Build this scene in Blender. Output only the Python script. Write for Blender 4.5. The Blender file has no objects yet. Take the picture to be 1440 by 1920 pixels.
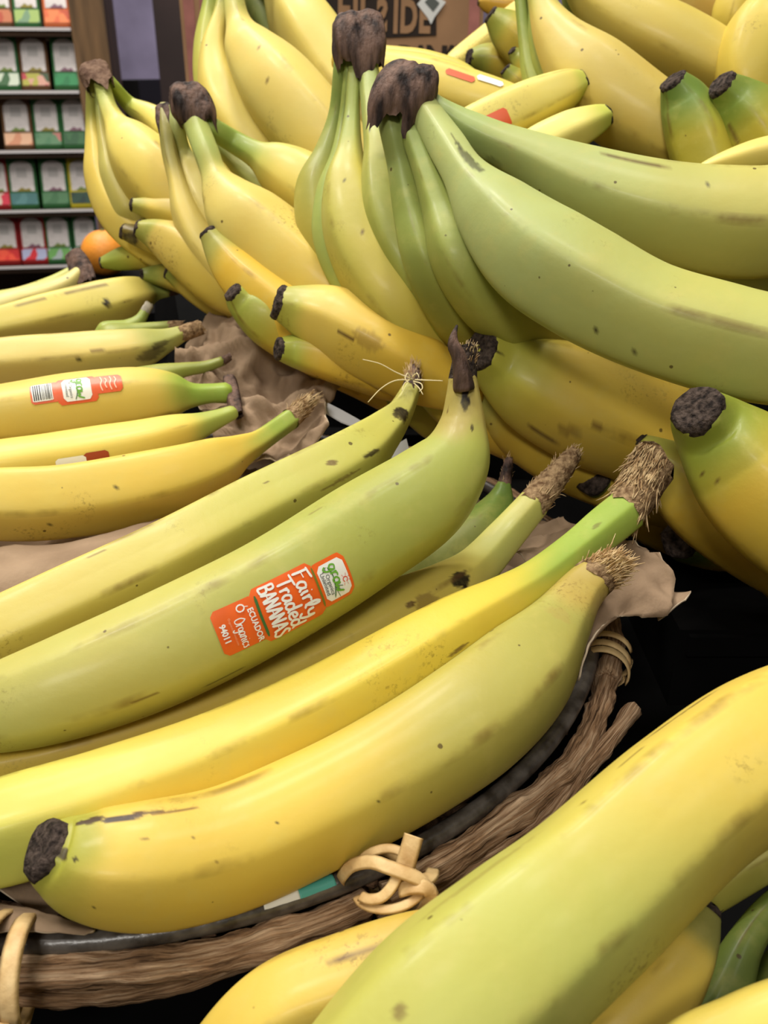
import bpy, bmesh, math, random
import numpy as np
from mathutils import Vector, noise as mnoise

random.seed(7)
rng = np.random.default_rng(11)

# ------------------------------------------------------------------ camera, world, lights, exposure
F = 1700.0                      # focal length in pixels of the 1440x1920 frame
PITCH = math.radians(26.0)
ZC = 1.20                       # eye height of the phone
SP, CP = math.sin(PITCH), math.cos(PITCH)
sc = bpy.context.scene
col = sc.collection

cam_d = bpy.data.cameras.new('camera')
cam = bpy.data.objects.new('camera', cam_d)
col.objects.link(cam)
cam.location = (0, 0, ZC)
cam.rotation_euler = (math.pi / 2 - PITCH, 0, 0)
cam_d.sensor_fit = 'VERTICAL'
cam_d.sensor_height = 24.0
cam_d.sensor_width = 18.0
cam_d.lens = F / 1920.0 * 24.0
cam_d.clip_start = 0.01
cam_d.clip_end = 60
cam_d.dof.use_dof = True
cam_d.dof.focus_distance = 0.315
cam_d.dof.aperture_fstop = cam_d.lens / 1.45     # 1.45 mm opening, as on a phone
sc.camera = cam

w = bpy.data.worlds.new('shop_air')
sc.world = w
w.use_nodes = True
w.node_tree.nodes['Background'].inputs[0].default_value = (1.0, 0.95, 0.88, 1)
w.node_tree.nodes['Background'].inputs[1].default_value = 0.12

def area(name, loc, target, size, power, colr=(1, 0.955, 0.88)):
    l = bpy.data.lights.new(name, 'AREA')
    l.shape = 'RECTANGLE'
    l.size, l.size_y = size
    l.energy = power
    l.color = colr
    o = bpy.data.objects.new(name, l)
    col.objects.link(o)
    o.location = loc
    o.rotation_euler = (Vector(target) - Vector(loc)).to_track_quat('-Z', 'Y').to_euler()
    return o
# small ceiling spots over the display, wider panels behind brighten the rack and wall
for (x_, y_, e_) in ((-0.80, 0.35, 15), (-0.15, 0.80, 13), (0.30, 0.35, 6.5), (-0.35, -0.30, 5), (0.75, -0.3, 3), (-0.7, 1.05, 8)):
    area('display_light', (x_, y_, ZC + 1.6), (-0.02, 0.42, 0.95), (0.26, 0.26), e_)
area('display_light', (-0.40, -1.3, ZC + 1.25), (0.05, 0.42, 1.05), (0.5, 0.3), 17)  # lower front fill, added to reach the fruit under the pile
area('background_light', (-0.9, 1.5, ZC + 1.7), (-0.9, 2.3, 1.0), (1.2, 0.4), 42)
area('background_light', (-0.6, 3.2, ZC + 1.8), (-0.8, 4.0, 1.0), (1.2, 0.4), 40)  # added to brighten the mauve wall

sc.view_settings.view_transform = 'Standard'
sc.view_settings.look = 'None'
sc.view_settings.gamma = 1.0
sc.view_settings.use_curve_mapping = False
sc.view_settings.exposure = -0.13

# ------------------------------------------------------------------ small helpers
def P(u, v, d):
    """photo pixel + distance along the lens axis -> a point in the room"""
    x = (u - 720.0) / F * d
    y = (960.0 - v) / F * d
    return np.array((x, d * CP + y * SP, ZC + y * CP - d * SP))

def proj(p):
    p = np.asarray(p, float)
    X, Y, Z = p[..., 0], p[..., 1], p[..., 2] - ZC
    d = Y * CP - Z * SP
    yc = Y * SP + Z * CP
    return np.stack((720 + F * X / d, 960 - F * yc / d, d), -1)

def lin(c):
    c = np.asarray(c, float)
    return np.where(c <= 0.04045, c / 12.92, ((c + 0.055) / 1.055) ** 2.4)

def lin4(c):
    a = lin(c)
    return (float(a[0]), float(a[1]), float(a[2]), 1.0)

def tag(o, label=None, cat=None, group=None, kind=None):
    if label: o['label'] = label
    if cat: o['category'] = cat
    if group: o['group'] = group
    if kind: o['kind'] = kind
    return o

def empty(name, loc):
    o = bpy.data.objects.new(name, None)
    o.empty_display_size = 0.02
    col.objects.link(o)
    o.location = [float(x) for x in loc]
    return o

def mesh_obj(name, verts, faces, mat, parent=None, origin=(0, 0, 0), smooth=True, attrs=None, rootorigin=None):
    """verts are in room coordinates; 'origin' is where the thing stands"""
    origin = np.asarray(origin, float)
    me = bpy.data.meshes.new(name)
    v = np.asarray(verts, float) - origin
    me.from_pydata([tuple(map(float, p)) for p in v], [], [tuple(int(i) for i in f) for f in faces])
    if smooth:
        me.polygons.foreach_set('use_smooth', [True] * len(me.polygons))
    if attrs:
        for k, a in attrs.items():
            a = np.asarray(a, float)
            if a.ndim == 2:
                at = me.attributes.new(k, 'FLOAT_COLOR', 'POINT')
                c4 = np.ones((len(a), 4)); c4[:, :3] = a
                at.data.foreach_set('color', c4.ravel())
            else:
                at = me.attributes.new(k, 'FLOAT', 'POINT')
                at.data.foreach_set('value', a)
    me.update()
    if mat: me.materials.append(mat)
    o = bpy.data.objects.new(name, me)
    col.objects.link(o)
    if parent is not None:
        o.parent = parent
    else:
        o.location = [float(x) for x in origin]
    return o

# boxes, collected to one mesh
class MB:
    def __init__(s): s.v, s.f = [], []
    def add(s, verts, faces):
        n = len(s.v)
        s.v += [tuple(p) for p in verts]
        s.f += [tuple(i + n for i in f) for f in faces]
    def box(s, c0, c1, rot=0.0, about=None):
        x0, y0, z0 = c0; x1, y1, z1 = c1
        vs = [(x, y, z) for z in (z0, z1) for y in (y0, y1) for x in (x0, x1)]
        if rot:
            ca, sa = math.cos(rot), math.sin(rot)
            ax, ay = about
            vs = [(ax + (x - ax) * ca - (y - ay) * sa, ay + (x - ax) * sa + (y - ay) * ca, z) for x, y, z in vs]
        s.add(vs, [(0, 2, 3, 1), (4, 5, 7, 6), (0, 1, 5, 4), (2, 6, 7, 3), (0, 4, 6, 2), (1, 3, 7, 5)])
    def tube(s, pts, rads, seg=6, closed_ends=True):
        pts = np.asarray(pts, float)
        n = len(pts)
        T = np.gradient(pts, axis=0); T /= np.linalg.norm(T, axis=1)[:, None] + 1e-12
        ref = np.array((0.3, 0.2, 1.0)) if abs(T[0][2]) < 0.8 else np.array((1.0, 0.1, 0.0))
        N = ref - T[0] * (ref @ T[0]); N /= np.linalg.norm(N)
        vs = []
        for i in range(n):
            N = N - T[i] * (N @ T[i]); N /= np.linalg.norm(N) + 1e-12
            B = np.cross(T[i], N)
            r = rads[i] if np.ndim(rads) else rads
            for j in range(seg):
                a = 2 * math.pi * j / seg
                vs.append(pts[i] + r * (math.cos(a) * N + math.sin(a) * B))
        fs = []
        for i in range(n - 1):
            for j in range(seg):
                k = (j + 1) % seg
                fs.append((i * seg + j, i * seg + k, (i + 1) * seg + k, (i + 1) * seg + j))
        if closed_ends:
            fs.append(tuple(reversed(range(seg))))
            fs.append(tuple((n - 1) * seg + j for j in range(seg)))
        s.add(vs, fs)
    def build(s, name, mat, parent=None, origin=(0, 0, 0), smooth=False):
        return mesh_obj(name, s.v, s.f, mat, parent, origin, smooth)

def catmull(pts, n):
    """n points evenly spread along a smooth curve through pts (any dimension)"""
    pts = np.asarray(pts, float)
    k = len(pts)
    ch = np.concatenate(([0], np.cumsum(np.linalg.norm(np.diff(pts[:, :3], axis=0), axis=1) ** 0.5 + 1e-9)))
    e0 = 2 * pts[0] - pts[1]; e1 = 2 * pts[-1] - pts[-2]
    q = np.vstack((e0, pts, e1))
    tt = np.concatenate(([ch[0] - (ch[1] - ch[0])], ch, [ch[-1] + (ch[-1] - ch[-2])]))
    m = max(400, n * 4)
    out = []
    for x in np.linspace(ch[0], ch[-1], m):
        i = min(max(np.searchsorted(ch, x, 'right') - 1, 0), k - 2)
        p0, p1, p2, p3 = q[i], q[i + 1], q[i + 2], q[i + 3]
        t0, t1, t2, t3 = tt[i], tt[i + 1], tt[i + 2], tt[i + 3]
        A1 = (t1 - x) / (t1 - t0) * p0 + (x - t0) / (t1 - t0) * p1
        A2 = (t2 - x) / (t2 - t1) * p1 + (x - t1) / (t2 - t1) * p2
        A3 = (t3 - x) / (t3 - t2) * p2 + (x - t2) / (t3 - t2) * p3
        B1 = (t2 - x) / (t2 - t0) * A1 + (x - t0) / (t2 - t0) * A2
        B2 = (t3 - x) / (t3 - t1) * A2 + (x - t1) / (t3 - t1) * A3
        out.append((t2 - x) / (t2 - t1) * B1 + (x - t1) / (t2 - t1) * B2)
    out = np.array(out)
    L = np.concatenate(([0], np.cumsum(np.linalg.norm(np.diff(out[:, :3], axis=0), axis=1))))
    s = np.linspace(0, L[-1], n)
    return np.stack([np.interp(s, L, out[:, c]) for c in range(out.shape[1])], -1), s

def fnoise(p, scale, seed=0.0):
    """smooth noise sampled on an array of points"""
    return np.array([mnoise.noise(Vector((float(a[0]) * scale + seed, float(a[1]) * scale + seed * 1.7, float(a[2]) * scale - seed))) for a in p])

def sstep(a, b, x):
    t = np.clip((x - a) / (b - a + 1e-12), 0, 1)
    return t * t * (3 - 2 * t)

# ------------------------------------------------------------------ materials
MATS = {}
def new_mat(name):
    m = bpy.data.materials.new(name)
    m.use_nodes = True
    nt = m.node_tree
    return m, nt, nt.nodes['Principled BSDF']

def simple(name, c, rough=0.6, spec=0.3, metal=0.0, var=0.0, vscale=40.0, bump=0.0, bscale=300.0, c2=None, stretch=None):
    if name in MATS: return MATS[name]
    m, nt, b = new_mat(name)
    b.inputs['Roughness'].default_value = rough
    b.inputs['Specular IOR Level'].default_value = spec
    b.inputs['Metallic'].default_value = metal
    b.inputs['Base Color'].default_value = lin4(c)
    if var or bump:
        tc = nt.nodes.new('ShaderNodeTexCoord')
        mp = nt.nodes.new('ShaderNodeMapping')
        nt.links.new(tc.outputs['Object'], mp.inputs[0])
        if stretch: mp.inputs['Scale'].default_value = stretch
    if var:
        n = nt.nodes.new('ShaderNodeTexNoise')
        n.inputs['Scale'].default_value = vscale
        n.inputs['Detail'].default_value = 6
        nt.links.new(mp.outputs[0], n.inputs[0])
        r = nt.nodes.new('ShaderNodeValToRGB')
        cc2 = c2 if c2 is not None else [x * (1 - var) for x in c]
        r.color_ramp.elements[0].position = 0.35
        r.color_ramp.elements[1].position = 0.65
        r.color_ramp.elements[0].color = lin4(cc2)
        r.color_ramp.elements[1].color = lin4(c)
        nt.links.new(n.outputs[0], r.inputs[0])
        nt.links.new(r.outputs[0], b.inputs['Base Color'])
    if bump:
        n2 = nt.nodes.new('ShaderNodeTexNoise')
        n2.inputs['Scale'].default_value = bscale
        n2.inputs['Detail'].default_value = 5
        nt.links.new(mp.outputs[0], n2.inputs[0])
        bp = nt.nodes.new('ShaderNodeBump')
        bp.inputs['Strength'].default_value = bump
        bp.inputs['Distance'].default_value = 0.002
        nt.links.new(n2.outputs[0], bp.inputs['Height'])
        nt.links.new(bp.outputs[0], b.inputs['Normal'])
    MATS[name] = m
    return m

def peel_material():
    m, nt, b = new_mat('banana_peel')
    N, Lk = nt.nodes, nt.links
    at = N.new('ShaderNodeAttribute'); at.attribute_name = 'peel'
    ar = N.new('ShaderNodeAttribute'); ar.attribute_name = 'ridge'
    tc = N.new('ShaderNodeTexCoord')
    oi = N.new('ShaderNodeObjectInfo')
    add = N.new('ShaderNodeVectorMath'); add.operation = 'ADD'
    Lk.new(tc.outputs['Object'], add.inputs[0]); Lk.new(oi.outputs['Random'], add.inputs[1])
    co = add.outputs[0]
    def noise(scale, detail=3, rough=0.5):
        n = N.new('ShaderNodeTexNoise'); n.inputs['Scale'].default_value = scale
        n.inputs['Detail'].default_value = detail; n.inputs['Roughness'].default_value = rough
        Lk.new(co, n.inputs[0]); return n.outputs[0]
    def mth(op, a, c, clamp=False):
        k = N.new('ShaderNodeMath'); k.operation = op; k.use_clamp = clamp
        for i, q in enumerate((a, c)):
            if isinstance(q, (int, float)): k.inputs[i].default_value = q
            else: Lk.new(q, k.inputs[i])
        return k.outputs[0]
    def ramp(v, a, c):
        r = N.new('ShaderNodeMapRange'); r.inputs[1].default_value = a; r.inputs[2].default_value = c
        Lk.new(v, r.inputs[0]); return r.outputs[0]
    def mix(fac, a, c, mode='MIX'):
        k = N.new('ShaderNodeMix'); k.data_type = 'RGBA'; k.blend_type = mode
        if isinstance(fac, (int, float)): k.inputs[0].default_value = fac
        else: Lk.new(fac, k.inputs[0])
        Lk.new(a, k.inputs[6])
        if isinstance(c, tuple): k.inputs[7].default_value = c
        else: Lk.new(c, k.inputs[7])
        return k.outputs[2]
    c = at.outputs['Color']
    c = mix(mth('MULTIPLY', ramp(noise(38, 4), 0.38, 0.72), 0.35), c, (1.0, 0.86, 0.62, 1), 'MULTIPLY')
    c = mix(mth('MULTIPLY', ramp(noise(95, 5, 0.6), 0.52, 0.78), 0.26), c, lin4((0.80, 0.74, 0.42)))
    # little freckles
    vo = N.new('ShaderNodeTexVoronoi'); vo.inputs['Scale'].default_value = 105
    Lk.new(co, vo.inputs[0])
    sep = N.new('ShaderNodeSeparateColor'); Lk.new(vo.outputs['Color'], sep.inputs[0])
    size = mth('MULTIPLY', mth('SUBTRACT', sep.outputs[0], 0.62), 0.20)
    d = mth('SUBTRACT', vo.outputs['Distance'], mth('MULTIPLY', noise(900, 2), 0.05))
    speck = ramp(mth('SUBTRACT', d, size), 0.012, -0.012)
    c = mix(mth('MULTIPLY', speck, 0.8), c, lin4((0.27, 0.17, 0.07)))
    # scuffs, sparse
    sc1 = mth('MULTIPLY', ramp(noise(26, 2), 0.62, 0.74), ramp(noise(520, 4, 0.7), 0.53, 0.63))
    c = mix(mth('MULTIPLY', sc1, 0.55), c, lin4((0.36, 0.23, 0.09)))
    # worn brown lines along the ridges
    rd = mth('MULTIPLY', ramp(ar.outputs['Fac'], 0.90, 1.0), ramp(noise(34, 4, 0.6), 0.52, 0.68))
    c = mix(mth('MULTIPLY', rd, 0.62), c, lin4((0.40, 0.27, 0.10)))
    Lk.new(c, b.inputs['Base Color'])
    Lk.new(mth('ADD', mth('MULTIPLY', noise(60, 3), 0.20), 0.37), b.inputs['Roughness'])
    b.inputs['Specular IOR Level'].default_value = 0.32
    b.inputs['Coat Weight'].default_value = 0.05
    b.inputs['Coat Roughness'].default_value = 0.16
    b.inputs['Subsurface Weight'].default_value = 0.12
    b.inputs['Subsurface Radius'].default_value = (0.004, 0.003, 0.0008)
    b.inputs['Subsurface Scale'].default_value = 1.0
    bp = N.new('ShaderNodeBump'); bp.inputs['Strength'].default_value = 0.12; bp.inputs['Distance'].default_value = 0.001
    Lk.new(noise(260, 5, 0.6), bp.inputs['Height']); Lk.new(bp.outputs[0], b.inputs['Normal'])
    return m

M_PEEL = peel_material()
M_TIP = simple('dried_blossom_tip', (0.33, 0.28, 0.25), 0.85, 0.15, var=1, vscale=420, c2=(0.12, 0.095, 0.085), bump=0.9, bscale=500)
M_CROWN = simple('dried_crown', (0.45, 0.35, 0.30), 0.7, 0.25, var=1, vscale=190, c2=(0.13, 0.09, 0.08), bump=0.9, bscale=330, stretch=(1, 1, 0.22))
M_CUT = simple('torn_stem_flesh', (0.68, 0.57, 0.43), 0.9, 0.1, var=1, vscale=420, c2=(0.40, 0.30, 0.21), bump=0.8, bscale=700)
M_FIBRE = simple('stem_fibre', (0.84, 0.74, 0.57), 0.8, 0.15, var=1, vscale=300, c2=(0.60, 0.47, 0.32))
M_HAIR = simple('pale_fibre', (0.90, 0.84, 0.66), 0.7, 0.15)
M_HOOP = simple('dark_hoop_metal', (0.40, 0.375, 0.35), 0.30, 0.6, metal=0.0, var=1, vscale=150, c2=(0.22, 0.195, 0.17), bump=0.2, bscale=200)
M_BARK = simple('twig_bark', (0.60, 0.47, 0.36), 0.9, 0.1, var=1, vscale=150, c2=(0.26, 0.18, 0.125), bump=1.0, bscale=330)
def bark_material():
    m, nt, b = new_mat('twig_bark')
    N, Lk = nt.nodes, nt.links
    at = N.new('ShaderNodeAttribute'); at.attribute_name = 'buv'
    def tex(scale, detail, dist=0.0):
        mp = N.new('ShaderNodeMapping'); mp.inputs['Scale'].default_value = scale
        Lk.new(at.outputs['Vector'], mp.inputs[0])
        n = N.new('ShaderNodeTexNoise'); n.inputs['Scale'].default_value = 1; n.inputs['Detail'].default_value = detail; n.inputs['Roughness'].default_value = 0.65
        n.inputs['Distortion'].default_value = dist
        Lk.new(mp.outputs[0], n.inputs[0]); return n.outputs[0]
    a, c = tex((60, 4.5, 4.5), 6, 0.6), tex((25, 1.2, 1.2), 3)
    mx = N.new('ShaderNodeMath'); mx.operation = 'MULTIPLY_ADD'; Lk.new(c, mx.inputs[0]); mx.inputs[1].default_value = 0.5; Lk.new(a, mx.inputs[2])
    r = N.new('ShaderNodeValToRGB')
    r.color_ramp.elements[0].position = 0.55; r.color_ramp.elements[0].color = lin4((0.27, 0.195, 0.14))
    r.color_ramp.elements[1].position = 0.92; r.color_ramp.elements[1].color = lin4((0.80, 0.68, 0.55))
    e = r.color_ramp.elements.new(0.72); e.color = lin4((0.60, 0.465, 0.34))
    Lk.new(mx.outputs[0], r.inputs[0]); Lk.new(r.outputs[0], b.inputs['Base Color'])
    b.inputs['Roughness'].default_value = 0.9; b.inputs['Specular IOR Level'].default_value = 0.12
    bp = N.new('ShaderNodeBump'); bp.inputs['Strength'].default_value = 1.0; bp.inputs['Distance'].default_value = 0.0016
    Lk.new(a, bp.inputs['Height']); Lk.new(bp.outputs[0], b.inputs['Normal'])
    return m
M_TWIG = bark_material()
M_BARKCUT = simple('cut_twig_wood', (0.36, 0.26, 0.20), 0.9, 0.1, var=1, vscale=400, c2=(0.2, 0.14, 0.1), bump=0.6)
M_RATTAN = simple('rattan_strip', (0.86, 0.74, 0.53), 0.5, 0.3, var=1, vscale=120, c2=(0.72, 0.57, 0.36), bump=0.2)
M_PAPER = simple('kraft_paper', (0.63, 0.535, 0.435), 0.85, 0.15, var=1, vscale=30, c2=(0.54, 0.45, 0.36), bump=0.25, bscale=240)
M_PEDGE = simple('torn_paper_edge', (0.80, 0.73, 0.63), 0.9, 0.1)
M_TABLE = simple('black_table', (0.045, 0.043, 0.042), 0.8, 0.06, var=1, vscale=25, c2=(0.028, 0.027, 0.026), bump=0.05)
M_ORANGE = simple('sticker_orange', (0.93, 0.40, 0.12), 0.35, 0.5, var=0.06, vscale=120)
M_WHITE = simple('sticker_white', (0.93, 0.93, 0.90), 0.35, 0.5)
M_GREEN = simple('sticker_green', (0.42, 0.66, 0.22), 0.4, 0.4)
M_DGREEN = simple('sticker_dark_green', (0.25, 0.42, 0.20), 0.4, 0.4)
M_RED = simple('sticker_red', (0.86, 0.27, 0.16), 0.4, 0.4)
M_GREY = simple('sticker_grey_ink', (0.36, 0.38, 0.36), 0.4, 0.4)
M_INK = simple('black_ink', (0.09, 0.08, 0.08), 0.5, 0.3)
M_OLIVE = simple('sticker_olive', (0.46, 0.47, 0.16), 0.4, 0.4)
M_WTAPE = simple('white_tape', (0.88, 0.88, 0.86), 0.4, 0.4)
M_TEAL = simple('teal_tape', (0.30, 0.62, 0.58), 0.4, 0.4)

# ------------------------------------------------------------------ the banana
YEL = np.array((0.915, 0.775, 0.285)); GOLD = np.array((0.885, 0.715, 0.205)); PALE = np.array((0.925, 0.835, 0.43))
GRY = np.array((0.775, 0.755, 0.34)); GRN = np.array((0.675, 0.725, 0.36)); DGR = np.array((0.44, 0.55, 0.20)); LIME = np.array((0.80, 0.82, 0.33))
BRN = np.array((0.24, 0.17, 0.10)); OLV = np.array((0.66, 0.64, 0.29))

def prof(th, phase, w):
    k = 2 * math.pi / 5
    x = np.mod(th - phase, k) - k / 2
    x = k / 2 + 0.05 - np.sqrt((k / 2 - np.abs(x)) ** 2 + 0.012)
    poly = math.cos(k / 2) / np.cos(x)               # 1 at a ridge, lower at the flats
    return (1 - w) + w * poly / ((1 + math.cos(k / 2)) / 2)

class Ban: pass

def banana(ctrl, body=YEL, body2=None, stem=GRN, stem_ext=0.22, tip=None, tip_ext=0.16, n=56, m=26, facet=0.42, phase=0.3,
           parent=None, origin=None, name='banana', tipcap=None, cut=None, marks=(), wob=0.012, label=None, green=None, face=0.9, ext=True):
    """ctrl: (u, v, half width in px, distance), stem end first. body2: colour of the far half."""
    ctrl = [list(q) for q in ctrl]
    if not tipcap:                              # ends out of view get their dark tip too
        a_, b_ = ctrl[-1], ctrl[-2]; l_ = math.hypot(a_[0] - b_[0], a_[1] - b_[1])
        for g_, q_ in ((0.55, 0.62), (0.85, 0.36)):
            ctrl.append([a_[0] + (a_[0] - b_[0]) * a_[2] * g_ / l_, a_[1] + (a_[1] - b_[1]) * a_[2] * g_ / l_, a_[2] * q_, a_[3] + (a_[3] - b_[3]) * g_ * a_[2] / l_])
        tipcap, face = 0.7, 0.0
    if tipcap:                                  # the very end turns up and towards the shopper
        rl_ = ctrl[-1][2] * ctrl[-1][3] / F
        ctrl[-1][3] -= face * rl_; ctrl[-2][3] -= 0.30 * face * rl_
    if ext and stem is not None and parent is not None and not cut:      # stems reach up inside the crown
        a_, b_ = ctrl[0], ctrl[1]; l_ = math.hypot(a_[0] - b_[0], a_[1] - b_[1])
        ctrl.insert(0, [a_[0] + (a_[0] - b_[0]) * 32 / l_, a_[1] + (a_[1] - b_[1]) * 32 / l_, a_[2] * 0.9, a_[3] + 0.004])
    c3 = np.array([np.append(P(u, v, d), r * d / F) for u, v, r, d in ctrl])
    if origin is None:
        origin = c3[:, :3].mean(0)
    q, s = catmull(c3, n)
    C, R = q[:, :3], np.maximum(q[:, 3], 0.0012)
    T = np.gradient(C, axis=0); T /= np.linalg.norm(T, axis=1)[:, None]
    cp = np.array((0, 0, ZC))
    toc = cp - C; toc /= np.linalg.norm(toc, axis=1)[:, None]
    i0 = int(np.argmin(np.abs((toc * T).sum(1))))
    Nn = np.zeros_like(C)
    v = toc[i0] - T[i0] * (toc[i0] @ T[i0]); Nn[i0] = v / np.linalg.norm(v)
    for rngi, st in ((range(i0 + 1, n), -1), (range(i0 - 1, -1, -1), 1)):
        for i in rngi:
            v = Nn[i + st] - T[i] * (Nn[i + st] @ T[i]); Nn[i] = v / np.linalg.norm(v)
    B = np.cross(T, Nn)
    seed = float(rng.uniform(0, 50))
    m = 5 * round(m / 5)
    th = phase + np.linspace(0, 2 * math.pi, m, endpoint=False)
    k = 2 * math.pi / 5
    x = np.mod(th - phase, k); ridge = np.cos(np.minimum(x, k - x) * 2.5) ** 2     # 1 on a ridge
    tt = s / s[-1]
    RR = R[:, None] * prof(th, phase, facet)[None, :]
    lumps = np.array([[mnoise.noise(Vector((tt[i] * 5 + seed, math.cos(th[j]) * 0.9, math.sin(th[j]) * 0.9))) for j in range(m)] for i in range(n)])
    RR = RR * (1 + wob * 2.2 * lumps)
    V = C[:, None, :] + RR[:, :, None] * (np.cos(th)[None, :, None] * Nn[:, None, :] + np.sin(th)[None, :, None] * B[:, None, :])
    verts = V.reshape(-1, 3)
    # colour of the skin along its length
    b2 = body if body2 is None else body2
    tj = tt[:, None] + 0.05 * lumps
    mixb = sstep(0.30, 0.75, tj)[..., None]
    colr = body * (1 - mixb) + b2 * mixb
    if stem is not None:
        f = (1 - sstep(stem_ext * 0.55, stem_ext * 1.25, tj))[..., None]
        colr = colr * (1 - f) + stem * f
    if tip is not None:
        f = sstep(1 - tip_ext * 1.35, 1 - tip_ext * 0.3, tj)[..., None]
        colr = colr * (1 - f) + tip * f
    if green is not None:                      # a green side: (angle, width, amount, colour)
        f = (np.clip(np.cos(th - green[0]), 0, 1) ** green[1] * green[2])[None, :, None] * (0.7 + 0.6 * lumps)[..., None]
        colr = colr * (1 - f) + green[3] * f
    colr = np.clip(colr + 0.035 * lumps[..., None] * np.array((1, 0.8, 0.3)), 0.02, 1)
    bd = Ban(); bd.C, bd.R, bd.N, bd.B, bd.T, bd.s, bd.phase, bd.facet = C, R, Nn, B, T, s, phase, facet
    bd.V = V; bd.th = th; bd.origin = np.asarray(origin, float); bd.n, bd.m = n, m
    if marks:
        nz = (fnoise(verts, 420, seed) + 0.6 * fnoise(verts, 1100, seed + 3)).reshape(n, m)
    for (mu, mv, ml, mw, rot, amt, mc) in marks:
        ci, cj = locate(bd, mu, mv)
        pxm = (C[ci] - cp); dd = proj(C[ci])[2] / F
        ds = (s[:, None] - s[ci]) / (dd)
        dth = np.angle(np.exp(1j * (th - th[cj])))[None, :] * R[ci] / dd
        ca, sa = math.cos(math.radians(rot)), math.sin(math.radians(rot))
        a = (ds * ca + dth * sa) / (ml / 2); bb = (-ds * sa + dth * ca) / (mw / 2)
        f = np.clip(2.2 - 2.4 * (a * a + bb * bb) + 1.3 * nz, 0, 1)[..., None] * amt
        colr = colr * (1 - f) + np.array(mc) * f
    fc = []
    for i in range(n - 1):
        for j in range(m):
            k2 = (j + 1) % m
            fc.append((i * m + j, i * m + k2, (i + 1) * m + k2, (i + 1) * m + j))
    g_ = colr.mean(-1, keepdims=True)
    cols = lin(np.clip((colr + (g_ - colr) * 0.11) * np.array((0.955, 0.965, 0.97)), 0, 1).reshape(-1, 3))
    rg = np.tile(ridge, n) * np.repeat(sstep(0.06, 0.2, tt), m)
    # rounded closing caps
    vl = list(verts); cl = list(cols); rl = list(rg)
    for end, sgn in ((0, -1), (n - 1, 1)):
        base = end * m
        prev = [base + j for j in range(m)]
        depth = R[end] * (0.16 if ((end == 0 and cut) or (end and tipcap)) else 0.7)
        for fr in (0.45, 0.8):
            ring = []
            for j in range(m):
                p = C[end] + (V[end, j] - C[end]) * math.cos(fr * math.pi / 2) + sgn * T[end] * depth * math.sin(fr * math.pi / 2)
                ring.append(len(vl)); vl.append(p); cl.append(cols[base + j]); rl.append(0)
            for j in range(m):
                k2 = (j + 1) % m
                fc.append((prev[j], prev[k2], ring[k2], ring[j]) if sgn > 0 else (prev[j], ring[j], ring[k2], prev[k2]))
            prev = ring
        c = len(vl); vl.append(C[end] + sgn * T[end] * depth); cl.append(cols[base]); rl.append(0)
        for j in range(m):
            k2 = (j + 1) % m
            fc.append((prev[j], prev[k2], c) if sgn > 0 else (prev[k2], prev[j], c))
    o = mesh_obj(name, vl, fc, M_PEEL, parent, bd.origin, True, {'peel': np.array(cl), 'ridge': np.array(rl)})
    bd.obj = o
    if label: o['label'] = label
    if tipcap:
        tip_mesh(bd, tipcap, o)
    if cut:
        cut_mesh(bd, cut, o)
    return bd

def tip_mesh(bd, size, parent):
    """the black dried end: a short rough collar with a hollow face"""
    C, T, R = bd.C[-1], bd.T[-1], bd.R[-1]
    N, B = bd.N[-1], bd.B[-1]
    m = 18
    prof_ = [(-0.50, 1.03), (-0.10, 1.06), (0.14, 1.02), (0.30, 0.90), (0.36, 0.74), (0.30, 0.56), (0.36, 0.36), (0.33, 0.16)]
    sd = float(rng.uniform(0, 90))
    vs, fs = [], []
    for i, (a, r) in enumerate(prof_):
        for j in range(m):
            th = 2 * math.pi * j / m
            nz = mnoise.noise(Vector((math.cos(th) * 1.7 + sd, math.sin(th) * 1.7, i * 0.55)))
            jag = 0.30 * mnoise.noise(Vector((math.cos(th) * 2.4, math.sin(th) * 2.4 + sd, 3.1))) if i == 0 else 0
            pr = prof(np.array([th]), bd.phase, bd.facet)[0]
            rr = R * r * pr * (1 + 0.10 * nz) if i > 0 else np.interp(-0.5 * R * size, [-R, 0], [bd.R[-4], R]) * pr * 1.0
            vs.append(C + T * R * size * (a + jag + 0.09 * nz) + rr * (math.cos(th) * N + math.sin(th) * B))
    for i in range(len(prof_) - 1):
        for j in range(m):
            k = (j + 1) % m
            fs.append((i * m + j, i * m + k, (i + 1) * m + k, (i + 1) * m + j))
    fs.append(tuple((len(prof_) - 1) * m + j for j in range(m)))
    return mesh_obj('blossom_tip', vs, fs, M_TIP, parent, bd.origin)

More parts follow.
